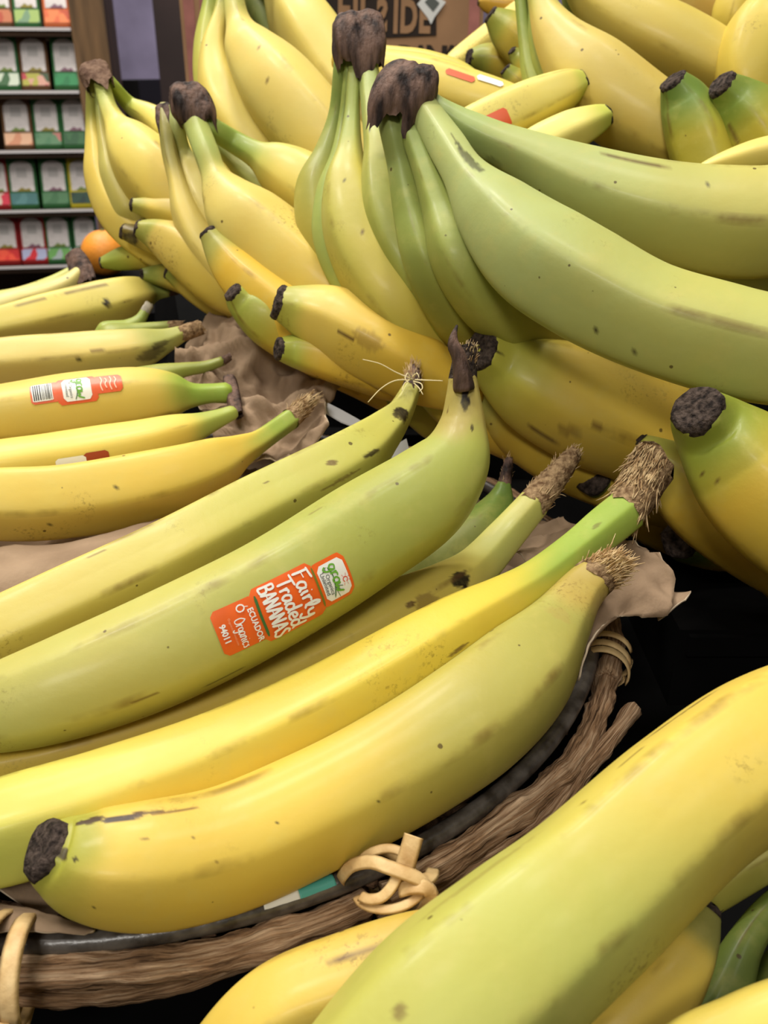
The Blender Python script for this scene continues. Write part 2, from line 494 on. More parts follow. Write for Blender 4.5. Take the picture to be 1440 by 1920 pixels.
def cut_mesh(bd, kind, parent):
    """the torn end of a stem: ragged collar, and loose fibres for the frayed ones"""
    C, T, R, N, B = bd.C[0], -bd.T[0], bd.R[0], bd.N[0], bd.B[0]
    m = 18
    sd = float(rng.uniform(0, 90))
    L = kind.get('len', 1.0) * R
    bend = P(*kind['to']) - C if 'to' in kind else T * L
    rows = 7
    vs, fs = [], []
    for i in range(rows):
        a = i / (rows - 1)
        c = C + bend * (a * 1.0) - T * R * 0.25 * (1 - a) + T * np.linalg.norm(bend) * 0.25 * math.sin(a * math.pi) * (1 if 'to' in kind else 0)
        for j in range(m):
            th = 2 * math.pi * j / m
            nz = mnoise.noise(Vector((math.cos(th) * 2.2 + sd, math.sin(th) * 2.2, a * 3)))
            r = R * (1.03 - kind.get('taper', 0.35) * a) * (1 + 0.22 * nz * (0.3 + a))
            jag = R * 0.4 * mnoise.noise(Vector((math.cos(th) * 2.5, math.sin(th) * 2.5, sd))) * (1 if i in (0, rows - 1) else 0)
            vs.append(c + T * jag + r * (math.cos(th) * N + math.sin(th) * B))
    for i in range(rows - 1):
        for j in range(m):
            k = (j + 1) % m
            fs.append((i * m + k, i * m + j, (i + 1) * m + j, (i + 1) * m + k))
    fs.append(tuple((rows - 1) * m + j for j in range(m)))
    mat = kind.get('mat', M_CUT)
    mesh_obj('torn_stem_end', vs, fs, mat, parent, bd.origin)
    nf = kind.get('fibres', 0)
    if nf:
        mb = MB()
        fl = kind.get('flen', 1.4) * R
        bu = bend / (np.linalg.norm(bend) + 1e-9)
        for q in range(int(nf * 3.2)):
            a0 = rng.uniform(0.05, 1.0)
            th = rng.uniform(0, 2 * math.pi)
            p0 = C + bend * a0 + R * (1.0 - kind.get('taper', 0.35) * a0) * 0.95 * (math.cos(th) * N + math.sin(th) * B)
            out = math.cos(th) * N + math.sin(th) * B
            dr = bu * rng.uniform(0.6, 1.2) * kind.get('dirn', 1.0) + out * (rng.uniform(-0.10, 0.10) + (0.35 if rng.random() < 0.08 else 0)) + rng.normal(0, 0.09, 3)
            ln = fl * rng.uniform(0.35, 0.85)
            bnd = rng.normal(0, 0.16, 3)
            pts = [p0 + dr * ln * t + bnd * ln * t * t for t in (0, 0.33, 0.66, 1.0)]
            mb.tube(pts, [R * 0.040, R * 0.036, R * 0.028, R * 0.012], 4)
        f = mb.build('stem_fibres', kind.get('fmat', M_FIBRE), parent, bd.origin, True)
        f['kind'] = 'stuff'

def locate(bd, u, v):
    pj = proj(bd.V)
    out = bd.V - bd.C[:, None, :]
    toc = np.array((0, 0, ZC)) - bd.V
    vis = (out * toc).sum(-1) > 0
    dd = np.hypot(pj[..., 0] - u, pj[..., 1] - v) + np.where(vis, 0, 1e4)
    return np.unravel_index(int(np.argmin(dd)), dd.shape)

class Patch:
    """flat print coordinates (metres, x right / y up) laid on a banana's skin"""
    def __init__(s, bd, u, v, rot=0.0, flip=1):
        s.bd = bd; i, j = locate(bd, u, v)
        s.s0, s.t0 = bd.s[i], bd.th[j]; s.R0 = bd.R[i]
        s.ca, s.sa = math.cos(rot), math.sin(rot); s.flip = flip
    def __call__(s, x, y, off):
        bd = s.bd
        x, y = x * s.ca - y * s.sa, x * s.sa + y * s.ca
        ss = s.s0 - y * s.flip
        th = s.t0 - x * s.flip / s.R0
        f = lambda A: np.array([np.interp(ss, bd.s, A[:, c]) for c in range(3)])
        C, N, B = f(bd.C), f(bd.N), f(bd.B)
        R = np.interp(ss, bd.s, bd.R) * (prof(np.array([th]), bd.phase, bd.facet)[0])
        return C + (R + off) * (math.cos(th) * N + math.sin(th) * B)

def round_poly(x0, y0, x1, y1, r, k=5):
    pts = []
    for cx, cy, a0 in ((x1 - r, y0 + r, -90), (x1 - r, y1 - r, 0), (x0 + r, y1 - r, 90), (x0 + r, y0 + r, 180)):
        for i in range(k + 1):
            a = math.radians(a0 + 90 * i / k)
            pts.append((cx + r * math.cos(a), cy + r * math.sin(a)))
    return pts

def patch_sheet(pf, rects, off, name, mat, parent, origin, step=0.0012):
    """rounded rectangles tessellated and laid on the skin; edges reach down to it"""
    vs, fs = [], []
    for (x0, y0, x1, y1, r) in rects:
        nx = max(2, int((x1 - x0) / step)); ny = max(2, int((y1 - y0) / step))
        base = len(vs)
        for a in range(ny + 1):
            y = y0 + (y1 - y0) * a / ny
            dy = min(y - y0, y1 - y)
            ins = 0.0
            if dy < r: ins = r - math.sqrt(max(0, r * r - (r - dy) ** 2))
            for b in range(nx + 1):
                x = x0 + ins + (x1 - x0 - 2 * ins) * b / nx
                vs.append(pf(x, y, off))
        for a in range(ny):
            for b in range(nx):
                i = base + a * (nx + 1) + b
                fs.append((i, i + 1, i + nx + 2, i + nx + 1))
        off += 0.00003
    return mesh_obj(name, vs, fs, mat, parent, origin)

def text_data(txt, size, bold=0.0, shear=0.0):
    cu = bpy.data.curves.new('t', 'FONT')
    cu.body = txt; cu.size = size; cu.align_x = 'CENTER'; cu.align_y = 'CENTER'; cu.offset = bold; cu.shear = shear
    cu.resolution_u = 3
    ob = bpy.data.objects.new('t', cu)
    col.objects.link(ob)
    dg = bpy.context.evaluated_depsgraph_get()
    me = bpy.data.meshes.new_from_object(ob.evaluated_get(dg))
    v = [tuple(x.co) for x in me.vertices]; f = [tuple(p.vertices) for p in me.polygons]
    bpy.data.objects.remove(ob); bpy.data.curves.remove(cu); bpy.data.meshes.remove(me)
    return v, f

def patch_text(pf, txt, size, cx, cy, off, mat, parent, origin, bold=0.0, name='lettering', shear=0.0, sx=1.0):
    v, f = text_data(txt, size, bold, shear)
    return mesh_obj(name, [pf(cx + a[0] * sx, cy + a[1], off) for a in v], f, mat, parent, origin, False)

def ribbon(pf, strokes, width, off, name, mat, parent, origin):
    vs, fs = [], []
    for st in strokes:
        st = np.array(st, float)
        p = np.array([np.append(q, 0) for q in st])
        if len(p) > 2: p, _ = catmull(p, max(8, len(p) * 4))
        p = p[:, :2]
        t = np.gradient(p, axis=0); t /= np.linalg.norm(t, axis=1)[:, None] + 1e-12
        nn = np.stack((-t[:, 1], t[:, 0]), -1)
        b = len(vs)
        for i in range(len(p)):
            wd = width * (0.5 if i in (0, len(p) - 1) else 1.0) * (0.85 + 0.3 * abs(t[i][1]))
            for sg in (-1, 1):
                vs.append(pf(p[i][0] + sg * nn[i][0] * wd / 2, p[i][1] + sg * nn[i][1] * wd / 2, off))
        for i in range(len(p) - 1):
            fs.append((b + 2 * i, b + 2 * i + 1, b + 2 * i + 3, b + 2 * i + 2))
        off += 0.000008
    return mesh_obj(name, vs, fs, mat, parent, origin, False)

GLY = {   # brush letters: strokes in a box one unit high, then the advance
 'F': ([[(0.12, 1.0), (0.10, 0.5), (0.06, 0)], [(0.0, 0.95), (0.3, 0.98), (0.62, 1.05)], [(0.1, 0.55), (0.45, 0.58)]], 0.55),
 'T': ([[(0.0, 0.92), (0.35, 0.96), (0.75, 1.02)], [(0.4, 0.95), (0.36, 0.5), (0.34, 0.0)]], 0.62),
 'B': ([[(0.08, 1.0), (0.08, 0.5), (0.05, 0)], [(0.05, 0.98), (0.4, 0.95), (0.42, 0.65), (0.1, 0.52)], [(0.1, 0.52), (0.5, 0.45), (0.5, 0.1), (0.05, 0.0)]], 0.62),
 'A': ([[(0.0, 0), (0.15, 0.5), (0.30, 1.0)], [(0.30, 1.0), (0.42, 0.5), (0.52, 0)], [(0.1, 0.36), (0.45, 0.36)]], 0.60),
 'N': ([[(0.04, 0), (0.06, 0.5), (0.08, 1.0)], [(0.08, 1.0), (0.28, 0.5), (0.46, 0.02)], [(0.46, 0.02), (0.48, 0.5), (0.52, 1.02)]], 0.63),
 'S': ([[(0.42, 0.88), (0.22, 1.0), (0.06, 0.78), (0.25, 0.52), (0.42, 0.28), (0.25, 0.0), (0.0, 0.12)]], 0.5),
 'a': ([[(0.38, 0.5), (0.15, 0.52), (0.02, 0.22), (0.16, 0.0), (0.36, 0.25), (0.40, 0.52)], [(0.40, 0.52), (0.38, 0.15), (0.50, 0.0)]], 0.52),
 'i': ([[(0.08, 0.52), (0.07, 0.2), (0.14, 0.0)], [(0.10, 0.72), (0.14, 0.76)]], 0.24),
 'r': ([[(0.06, 0.54), (0.08, 0.25), (0.07, 0.0)], [(0.07, 0.3), (0.2, 0.52), (0.36, 0.48)]], 0.38),
 'l': ([[(0.04, 0.05), (0.22, 0.6), (0.2, 1.0), (0.08, 0.75), (0.1, 0.1), (0.24, 0.0)]], 0.30),
 'y': ([[(0.05, 0.52), (0.1, 0.15), (0.3, 0.12), (0.38, 0.5)], [(0.38, 0.5), (0.36, -0.1), (0.22, -0.42), (0.05, -0.25)]], 0.48),
 'd': ([[(0.36, 0.42), (0.15, 0.52), (0.02, 0.2), (0.18, 0.0), (0.36, 0.2), (0.40, 0.6), (0.42, 1.0)], [(0.42, 0.95), (0.38, 0.2), (0.5, 0.0)]], 0.54),
 'e': ([[(0.06, 0.24), (0.32, 0.32), (0.26, 0.52), (0.06, 0.42), (0.06, 0.1), (0.24, 0.0), (0.42, 0.1)]], 0.45),
 'g': ([[(0.36, 0.45), (0.14, 0.52), (0.04, 0.25), (0.2, 0.08), (0.36, 0.3), (0.38, 0.5)], [(0.38, 0.5), (0.36, -0.15), (0.18, -0.4), (0.02, -0.2)]], 0.48),
 'o': ([[(0.2, 0.52), (0.03, 0.3), (0.12, 0.02), (0.32, 0.1), (0.36, 0.4), (0.2, 0.52)]], 0.42),
 'w': ([[(0.02, 0.52), (0.08, 0.05), (0.24, 0.3), (0.34, 0.04), (0.58, 0.62)]], 0.6),
 'O': ([[(0.35, 1.0), (0.05, 0.6), (0.15, 0.05), (0.5, 0.1), (0.6, 0.6), (0.35, 1.0)]], 0.66),
 'n': ([[(0.05, 0.52), (0.06, 0.25), (0.05, 0.0)], [(0.06, 0.3), (0.22, 0.54), (0.34, 0.4), (0.34, 0.05), (0.44, 0.0)]], 0.48),
 'c': ([[(0.34, 0.45), (0.15, 0.52), (0.03, 0.22), (0.16, 0.0), (0.36, 0.1)]], 0.4),
 's': ([[(0.28, 0.48), (0.08, 0.46), (0.22, 0.26), (0.2, 0.03), (0.02, 0.06)]], 0.34),
}
def brush_word(word, cx, cy, h, wscale=1.0):
    x, out = 0.0, []
    for ch in word:
        st, adv = GLY[ch]
        for s in st: out.append([(x + p[0], p[1]) for p in s])
        x += adv
    return [[(cx + (p[0] - x / 2) * h * wscale, cy + (p[1] - 0.5) * h) for p in s] for s in out]

def crown(parent, origin, ctrl, flaps=((1.8, 0.8, 0.5),), seed=None, mat=None, flat=0.62, name='crown', wide=(1, 0, 0), m=54, p=3.2):
    """dried crown holding the stems: a blocky rough stump, cut flat on top, ragged below with pointed dry flaps.
    flaps: (angle, length in radii, width); angle pi/2 faces the shopper"""
    c3 = np.array([np.append(P(u, v, d), r * d / F) for u, v, r, d in ctrl])
    n = 22
    q, s = catmull(c3, n)
    C, R = q[:, :3], q[:, 3]
    T = np.gradient(C, axis=0); T /= np.linalg.norm(T, axis=1)[:, None]
    W = np.array(wide, float)
    sd = seed if seed is not None else float(rng.uniform(0, 90))
    vs, fs = [], []
    for i in range(n):
        A = W - T[i] * (W @ T[i]); A /= np.linalg.norm(A)
        D = np.cross(T[i], A)
        a = i / (n - 1)
        for j in range(m):
            th = 2 * math.pi * j / m
            c_, s_ = math.cos(th), math.sin(th)
            box = 1 / (abs(c_) ** p + abs(s_) ** p) ** (1 / p)
            nz = mnoise.noise(Vector((c_ * 1.6 + sd, s_ * 1.6, a * 1.6)))
            n2 = mnoise.noise(Vector((c_ * 7.0, s_ * 7.0 + sd, a * 2.5)))
            n3 = mnoise.noise(Vector((c_ * 15.0, s_ * 15.0 + sd, a * 5)))
            n4 = mnoise.noise(Vector((c_ * 5.0, s_ * 5.0 - sd, 0.7)))
            lobe = 0.045 * math.cos(5 * th + sd)
            drop = 0.40 * n4 + 0.30 * n3
            for (fa, fl, fw) in flaps:
                dth = abs((th - fa + math.pi) % (2 * math.pi) - math.pi)
                drop += fl * max(0.0, 1 - dth / fw)
            drop *= R[-1] * max(0, (a - 0.35) / 0.65)
            r = R[i] * box * (1 + 0.13 * nz + 0.05 * n2 + 0.012 * n3 + lobe * (0.5 + a)) * (1 + 0.02 * max(0, drop / R[-1]))
            vs.append(C[i] + T[i] * drop + r * (c_ * A + flat * s_ * D))
    for i in range(n - 1):
        for j in range(m):
            k = (j + 1) % m
            fs.append((i * m + j, i * m + k, (i + 1) * m + k, (i + 1) * m + j))
    # the broken top
    prev = list(range(m))
    for fr, up in ((0.90, 0.14), (0.62, 0.20), (0.3, 0.16)):
        ring = []
        for j in range(m):
            nz = mnoise.noise(Vector((math.cos(2 * math.pi * j / m) * 3 * fr, math.sin(2 * math.pi * j / m) * 3 * fr + sd, fr * 2)))
            ring.append(len(vs)); vs.append(C[0] + (np.array(vs[j]) - C[0]) * fr - T[0] * R[0] * (up + 0.16 * nz))
        for j in range(m):
            k = (j + 1) % m
            fs.append((prev[k], prev[j], ring[j], ring[k]))
        prev = ring
    fs.append(tuple(reversed(prev)))
    # inner skin so that the ragged edge has a thickness
    o = mesh_obj(name, vs, fs, mat or M_CROWN, parent, origin)
    return o

def bunch(label, base, group=None, cat='bananas'):
    e = empty('banana_bunch', base)
    tag(e, label, cat, group)
    return e, np.asarray(base, float)

# ------------------------------------------------------------------ the setting
TZ = ZC - 0.262                 # table top
RIMZ = ZC - 0.210               # basket rim
BC = np.array((-0.0969, 0.3551)) # basket centre
BR = 0.1878                     # basket radius

mb = MB(); mb.box((-6, -3, -0.02), (6, 7, 0))
tag(mb.build('floor', simple('shop_floor', (0.42, 0.38, 0.34), 0.5, 0.3, var=0.2, vscale=3)), 'plain shop floor', None, None, 'structure')
mb = MB(); mb.box((-6, 4.2, 0), (6, 4.3, 3.2))
tag(mb.build('wall_back', simple('mauve_wall', (0.52, 0.49, 0.60), 0.8, 0.2, var=0.25, vscale=3)), 'mauve grey wall behind the shelves', None, None, 'structure')
# dark post and black box in front of the back wall
def plane_hit(u, v, y):
    """where the ray through a pixel meets the plane Y = y"""
    a = P(u, v, 1.0) - np.array((0, 0, ZC))
    t = y / a[1]
    return np.array((0, 0, ZC)) + a * t
a, b = plane_hit(285, 0, 2.3), plane_hit(339, 0, 2.3)
mb = MB(); mb.box((a[0], 2.3, 0), (b[0], 2.42, 3.2))
tag(mb.build('trim_1', simple('dark_post', (0.22, 0.165, 0.16), 0.6, 0.3, var=0.2, vscale=6)), 'dark brown post in front of the mauve wall', None, None, 'structure')
a, b = plane_hit(212, 196, 2.5), plane_hit(259, 150, 2.5)
mb = MB(); mb.box((a[0], 2.5, a[2] - 0.3), (b[0], 2.75, b[2]))
mb.box((a[0] - 0.05, 2.48, 0.0), (b[0] + 0.03, 2.8, a[2] - 0.28))
bx = mb.build('floor_cabinet', simple('matt_black', (0.06, 0.06, 0.065), 0.6, 0.3), None, ((a[0] + b[0]) / 2, 2.6, 0))
tag(bx, 'small black cabinet against the mauve wall', 'cabinet')

# the display table with a raised back step
tb = empty('display_table', (0.25, 0.5, 0))
tag(tb, 'black display table the bananas and basket stand on', 'table')
og = (0.25, 0.5, 0)
mb = MB(); mb.box((-0.62, -0.25, TZ - 0.05), (1.1, 0.80, TZ)); mb.build('table_top', M_TABLE, tb, og)
for x in (-0.56, 1.0):
    for y in (-0.18, 0.70):
        mb = MB(); mb.box((x, y, 0), (x + 0.06, y + 0.06, TZ - 0.05)); mb.build('leg', M_TABLE, tb, og)
ds = empty('display_step', (0.35, 1.12, 0)); tag(ds, 'black step behind the banana table carrying the cardboard box and the orange', 'display step')
o2 = (0.35, 1.12, 0)
mb = MB(); mb.box((-0.34, 0.805, TZ - 0.05), (1.1, 1.45, ZC - 0.195)); mb.build('step_top', M_TABLE, ds, o2)
for x in (-0.30, 1.0):
    for y in (0.84, 1.36):
        mb = MB(); mb.box((x, y, 0), (x + 0.06, y + 0.06, TZ - 0.05)); mb.build('leg', M_TABLE, ds, o2)
# sloped black riser that carries the banana pile (hidden under the fruit)
rz = empty('sloped_riser', (0.3, 0.62, TZ)); tag(rz, 'black sloped riser under the banana pile', 'riser')
og = (0.3, 0.62, TZ)
def wedge(pts_low, pts_high, name):
    v = [*pts_low, *pts_high]
    return mesh_obj(name, v, [(3, 2, 1, 0), (4, 5, 6, 7), (0, 1, 5, 4), (1, 2, 6, 5), (2, 3, 7, 6), (3, 0, 4, 7)], M_TABLE, rz, og, False)
wedge([(-0.17, 0.62, TZ), (0.9, 0.50, TZ), (0.9, 0.795, TZ), (-0.21, 0.795, TZ)],
      [(-0.15, 0.66, ZC - 0.17), (0.9, 0.54, ZC - 0.17), (0.9, 0.795, ZC - 0.085), (-0.19, 0.795, ZC - 0.085)], 'riser_body')
mb = MB(); mb.box((-0.165, 0.60, TZ), (0.9, 0.615, TZ + 0.03)); mb.build('riser_lip', M_TABLE, rz, og)

mb = MB()
mb.add([(0.06, 0.62, ZC - 0.17), (0.9, 0.62, ZC - 0.17), (0.9, 0.79, ZC - 0.10), (0.06, 0.79, ZC - 0.10), (0.06, 0.62, ZC - 0.115), (0.9, 0.62, ZC - 0.115), (0.9, 0.79, ZC - 0.042), (0.06, 0.79, ZC - 0.042)],
       [(3, 2, 1, 0), (4, 5, 6, 7), (0, 1, 5, 4), (1, 2, 6, 5), (2, 3, 7, 6), (3, 0, 4, 7)])
mb.build('riser_tier', M_TABLE, rz, og)
def low_riser(c0, c1, lab):
    o_ = ((c0[0] + c1[0]) / 2, (c0[1] + c1[1]) / 2, c0[2])
    e_ = empty('low_riser', o_); tag(e_, lab, 'riser')
    m_ = MB(); m_.box(c0, c1); m_.build('riser_block', M_TABLE, e_, o_)
    m_ = MB(); m_.box((c0[0] + 0.004, c0[1] - 0.003, c1[2] - 0.012), (c1[0] - 0.004, c0[1], c1[2] - 0.002)); m_.build('riser_edge', M_TABLE, e_, o_)
low_riser((0.13, 0.335, TZ), (0.9, 0.495, ZC - 0.221), 'low black riser in the shadow below the yellow fingers with the big black tip')
low_riser((-0.07, -0.10, TZ), (0.062, 0.135, ZC - 0.222), 'low black riser under the bananas in front of the basket')

# ------------------------------------------------------------------ seed rack
RACK_A = math.radians(9)        # turned a little, right side farther off
rp = plane_hit(60, 250, 2.15)
def rack_hit(u, v, push=0.0):
    """where a pixel ray meets the rack's (slightly turned) front plane"""
    nrm = np.array((-math.sin(RACK_A), math.cos(RACK_A), 0.0))
    q0 = rp + nrm * push
    a = P(u, v, 1.0) - np.array((0, 0, ZC))
    t = (q0 - np.array((0, 0, ZC))) @ nrm / (a @ nrm)
    return np.array((0, 0, ZC)) + a * t
RX = np.array((math.cos(RACK_A), math.sin(RACK_A), 0.0)); RN = np.array((math.sin(RACK_A), -math.cos(RACK_A), 0.0))   # along, towards shopper
UPV = np.array((0, 0, 1.0))
def rbox(mb, c, hx, hy, hz, lean=0.0):
    """box about c, axes along the rack"""
    u_ = UPV * math.cos(lean) - RN * math.sin(lean); n_ = RN * math.cos(lean) + UPV * math.sin(lean)
    vs = [c + RX * hx * sx + n_ * hy * sy + u_ * hz * sz for sz in (-1, 1) for sy in (-1, 1) for sx in (-1, 1)]
    mb.add(vs, [(0, 1, 3, 2), (4, 6, 7, 5), (0, 4, 5, 1), (2, 3, 7, 6), (0, 2, 6, 4), (1, 5, 7, 3)])
M_RACK = simple('rack_brown_wood', (0.24, 0.165, 0.11), 0.7, 0.2, var=0.35, vscale=8, stretch=(1, 1, 6))
M_POST = simple('rack_side_wood', (0.46, 0.35, 0.235), 0.6, 0.25, var=0.3, vscale=9, stretch=(6, 6, 0.6))
M_LIP = simple('clear_shelf_lip', (0.80, 0.78, 0.78), 0.25, 0.5)
pe = rack_hit(190, 60)
base = pe.copy(); base[2] = 0
rack = empty('seed_rack', base)
tag(rack, 'brown wooden rack filled with rows of seed packets', 'shelf')
mb = MB(); c = rack_hit(136, 250, 0.16); c = c - RX * 0.15; c[2] = 0.95
rbox(mb, c, 0.17, 0.008, 0.95); mb.build('back_panel', M_RACK, rack, base)
e0, e1 = rack_hit(136, 60), rack_hit(201, 60)
mb = MB(); c = (e0 + e1) / 2 - RN * 0.09; c[2] = 0.98
rbox(mb, c, np.linalg.norm(e1 - e0) / 2, 0.10, 0.98); mb.build('side_panel', M_POST, rack, base)
lips = [(60, 55), (70, 173), (80, 284), (90, 395), (90, 499), (90, 620)]
rows_z = []
for (u, v) in lips:
    p = rack_hit(u, v); rows_z.append(p[2])
    edge = e0 @ RX
    c = p + RX * (edge - p @ RX - 0.155)
    mb = MB(); rbox(mb, c - RN * 0.07 - UPV * 0.007, 0.155, 0.075, 0.006); mb.build('shelf_board', M_RACK, rack, base)
    mb = MB(); rbox(mb, c + RN * 0.008 + UPV * 0.0005, 0.153, 0.0012, 0.0030); mb.build('shelf_lip', M_LIP, rack, base)

def picture_mat(name, cols, scale=45):
    m, nt, b = new_mat(name)
    tc = nt.nodes.new('ShaderNodeTexCoord')
    vo = nt.nodes.new('ShaderNodeTexVoronoi'); vo.inputs['Scale'].default_value = scale
    nt.links.new(tc.outputs['Object'], vo.inputs[0])
    sp = nt.nodes.new('ShaderNodeSeparateColor'); nt.links.new(vo.outputs['Color'], sp.inputs[0])
    r = nt.nodes.new('ShaderNodeValToRGB'); r.color_ramp.interpolation = 'CONSTANT'
    for i, c_ in enumerate(cols):
        if i < 2: e = r.color_ramp.elements[i]; e.position = i / len(cols)
        else: e = r.color_ramp.elements.new(i / len(cols))
        e.color = lin4(c_)
    nt.links.new(sp.outputs[0], r.inputs[0]); nt.links.new(r.outputs[0], b.inputs['Base Color'])
    b.inputs['Roughness'].default_value = 0.45
    return m
# (u centre, v of shelf lip, row, width px, border colour, picture colours, what it shows)
GRNP = (0.22, 0.42, 0.24); TANP = (0.42, 0.30, 0.20); REDP = (0.62, 0.16, 0.16); YELP = (0.78, 0.72, 0.20)
PK = [
 (2, 0, 46, TANP, [(0.7, 0.3, 0.2), (0.75, 0.45, 0.3), (0.35, 0.2, 0.12)], 'seed packet showing orange and brown roots beside the cucumber packet'),
 (52, 0, 50, GRNP, [(0.45, 0.58, 0.45), (0.62, 0.72, 0.40), (0.52, 0.58, 0.60)], 'green edged seed packet with pale green cucumber picture, top row'),
 (108, 0, 50, (0.80, 0.42, 0.25), [(0.85, 0.40, 0.22), (0.90, 0.50, 0.28), (0.75, 0.30, 0.16)], 'orange edged seed packet with a bunch of carrots picture'),
 (14, 1, 50, GRNP, [(0.25, 0.40, 0.25), (0.80, 0.84, 0.76), (0.72, 0.78, 0.70)], 'seed packet with dark leaves on a white picture, beside the turnip packet'),
 (68, 1, 54, TANP, [(0.72, 0.25, 0.30), (0.68, 0.66, 0.28), (0.82, 0.62, 0.55), (0.25, 0.33, 0.22)], 'tan edged seed packet with red and white turnips picture'),
 (127, 1, 50, GRNP, [(0.10, 0.45, 0.25), (0.16, 0.52, 0.30), (0.08, 0.40, 0.22)], 'green edged seed packet with bright green leaf picture, below the carrots'),
 (36, 2, 56, TANP, [(0.80, 0.55, 0.42), (0.86, 0.68, 0.55), (0.45, 0.25, 0.2)], 'tan edged seed packet with pink and peach bulbs picture'),
 (92, 2, 52, GRNP, [(0.30, 0.48, 0.34), (0.36, 0.52, 0.38), (0.72, 0.45, 0.42)], 'green edged seed packet with grey green leaf picture, between bulbs and dark leaves'),
 (144, 2, 50, GRNP, [(0.16, 0.34, 0.20), (0.22, 0.40, 0.24)], 'tall green seed packet with dark leaf picture beside the wooden side panel'),
 (0, 3, 40, REDP, [(0.82, 0.75, 0.68), (0.80, 0.20, 0.28)], 'red edged seed packet with a red ring on a pale picture'),
 (47, 3, 54, GRNP, [(0.32, 0.50, 0.50), (0.26, 0.44, 0.44), (0.72, 0.70, 0.74)], 'green edged seed packet with blue green leaves picture'),
 (106, 3, 52, GRNP, [(0.24, 0.42, 0.27), (0.30, 0.47, 0.32), (0.36, 0.27, 0.22)], 'green edged seed packet with mid green herb picture, beside the yellow one'),
 (158, 3, 50, YELP, [(0.10, 0.20, 0.18), (0.14, 0.26, 0.20), (0.11, 0.17, 0.18)], 'yellow edged seed packet with very dark leaf picture'),
 (14, 4, 50, REDP, [(0.88, 0.22, 0.18), (0.92, 0.32, 0.22), (0.78, 0.14, 0.14)], 'red edged seed packet with bright red tomatoes picture, bottom row'),
 (66, 4, 50, REDP, [(0.80, 0.14, 0.18), (0.66, 0.68, 0.80), (0.74, 0.18, 0.2)], 'red edged seed packet with red pepper on pale blue picture'),
 (114, 4, 48, GRNP, [(0.62, 0.66, 0.66), (0.40, 0.62, 0.32), (0.66, 0.68, 0.74)], 'green edged seed packet with a green sprig on grey picture'),
 (164, 4, 46, GRNP, [(0.62, 0.66, 0.66), (0.56, 0.60, 0.62)], 'green edged seed packet with plain grey picture beside the orange fruit'),
]
M_LABEL = simple('packet_label_white', (0.86, 0.83, 0.82), 0.5, 0.3, var=0.06, vscale=60)
M_LABEL2 = simple('packet_label_tint', (0.72, 0.70, 0.69), 0.5, 0.3)
for k, (uc, row, wpx, border, pics, lab) in enumerate(PK):
    lu, lv = lips[row]
    p = rack_hit(uc, lv)
    p[2] = rows_z[row]
    s1 = np.linalg.norm(rack_hit(uc + 1, lv) - rack_hit(uc, lv))
    W = wpx * s1; H = 0.112
    lean = math.radians(12)
    u_ = UPV * math.cos(lean) - RN * math.sin(lean); n_ = RN * math.cos(lean) + UPV * math.sin(lean)
    o0 = p - RN * 0.012 + UPV * 0.001
    f2 = lambda x, y, z: o0 + RX * x + u_ * y + n_ * z
    # pouch: a slightly pillowed flat envelope
    vs, fs = [], []
    nx, ny = 6, 8
    for side in (1, -1):
        for a in range(ny + 1):
            for b_ in range(nx + 1):
                fx, fy = b_ / nx, a / ny
                puff = 0.0012 + 0.003 * math.sin(fx * math.pi) * math.sin(fy * math.pi) * (side < 0)
                vs.append(f2((fx - 0.5) * W, fy * H, side * puff))
    st = (nx + 1) * (ny + 1)
    for a in range(ny):
        for b_ in range(nx):
            i = a * (nx + 1) + b_
            fs.append((i, i + 1, i + nx + 2, i + nx + 1)); fs.append((st + i + nx + 1, st + i + nx + 2, st + i + 1, st + i))
    rim = [b_ for b_ in range(nx)] + [a * (nx + 1) + nx for a in range(ny)] + [ny * (nx + 1) + nx - b_ for b_ in range(nx)] + [(ny - a) * (nx + 1) for a in range(ny)]
    for i in range(len(rim)):
        a1, a2 = rim[i], rim[(i + 1) % len(rim)]
        fs.append((a2, a1, st + a1, st + a2))
    pk = mesh_obj('seed_packet', vs, fs, simple('packet_border_%d%d%d' % tuple(int(x * 99) for x in border), border, 0.5, 0.3), None, o0)
    tag(pk, lab, 'seed packet', 'seed packets on the rack')
    # arched white panel
    hw = W * 0.40; y0, y1 = H * 0.36, H * 0.93
    pts = [(-hw, y0), (hw, y0)]
    for i in range(13):
        a = math.pi * i / 12
        pts.append((hw * math.copysign(abs(math.cos(a)) ** 0.75, math.cos(a)), y1 - 0.75 * hw + math.sin(a) ** 0.9 * hw * 0.75))
    vv = [f2(x, y, 0.0022) for x, y in pts]
    mesh_obj('arched_label', vv, [tuple(range(len(vv)))], M_LABEL, pk, o0, False)
    vv = [f2(x, y, 0.0026) for x, y in ((-hw * 0.45, H * 0.62), (hw * 0.45, H * 0.62), (hw * 0.45, H * 0.80), (-hw * 0.45, H * 0.80))]
    mesh_obj('printed_text_block', vv, [(0, 1, 2, 3)], M_LABEL2, pk, o0, False)
    vv = [f2(x, y, 0.0024) for x, y in ((-W * 0.46, 0.012), (W * 0.46, 0.012), (W * 0.46, H * 0.325), (-W * 0.46, H * 0.325))]
    mesh_obj('vegetable_picture', vv, [(0, 1, 2, 3)], picture_mat('packet_picture', pics, random.uniform(40, 80)), pk, o0, False)
    lf = [f2(x * hw, H * (0.36 + y), 0.003) for x, y in ((-0.6, 0.0), (0.7, 0.0), (0.55, 0.06), (0.2, 0.035), (-0.1, 0.075), (-0.4, 0.03))]
    mesh_obj('printed_sprig', lf, [tuple(range(6))], simple('sprig_%d' % (k % 3), [(0.45, 0.52, 0.25), (0.55, 0.50, 0.22), (0.50, 0.36, 0.42)][k % 3 if k != 3 else 2], 0.5), pk, o0, False)

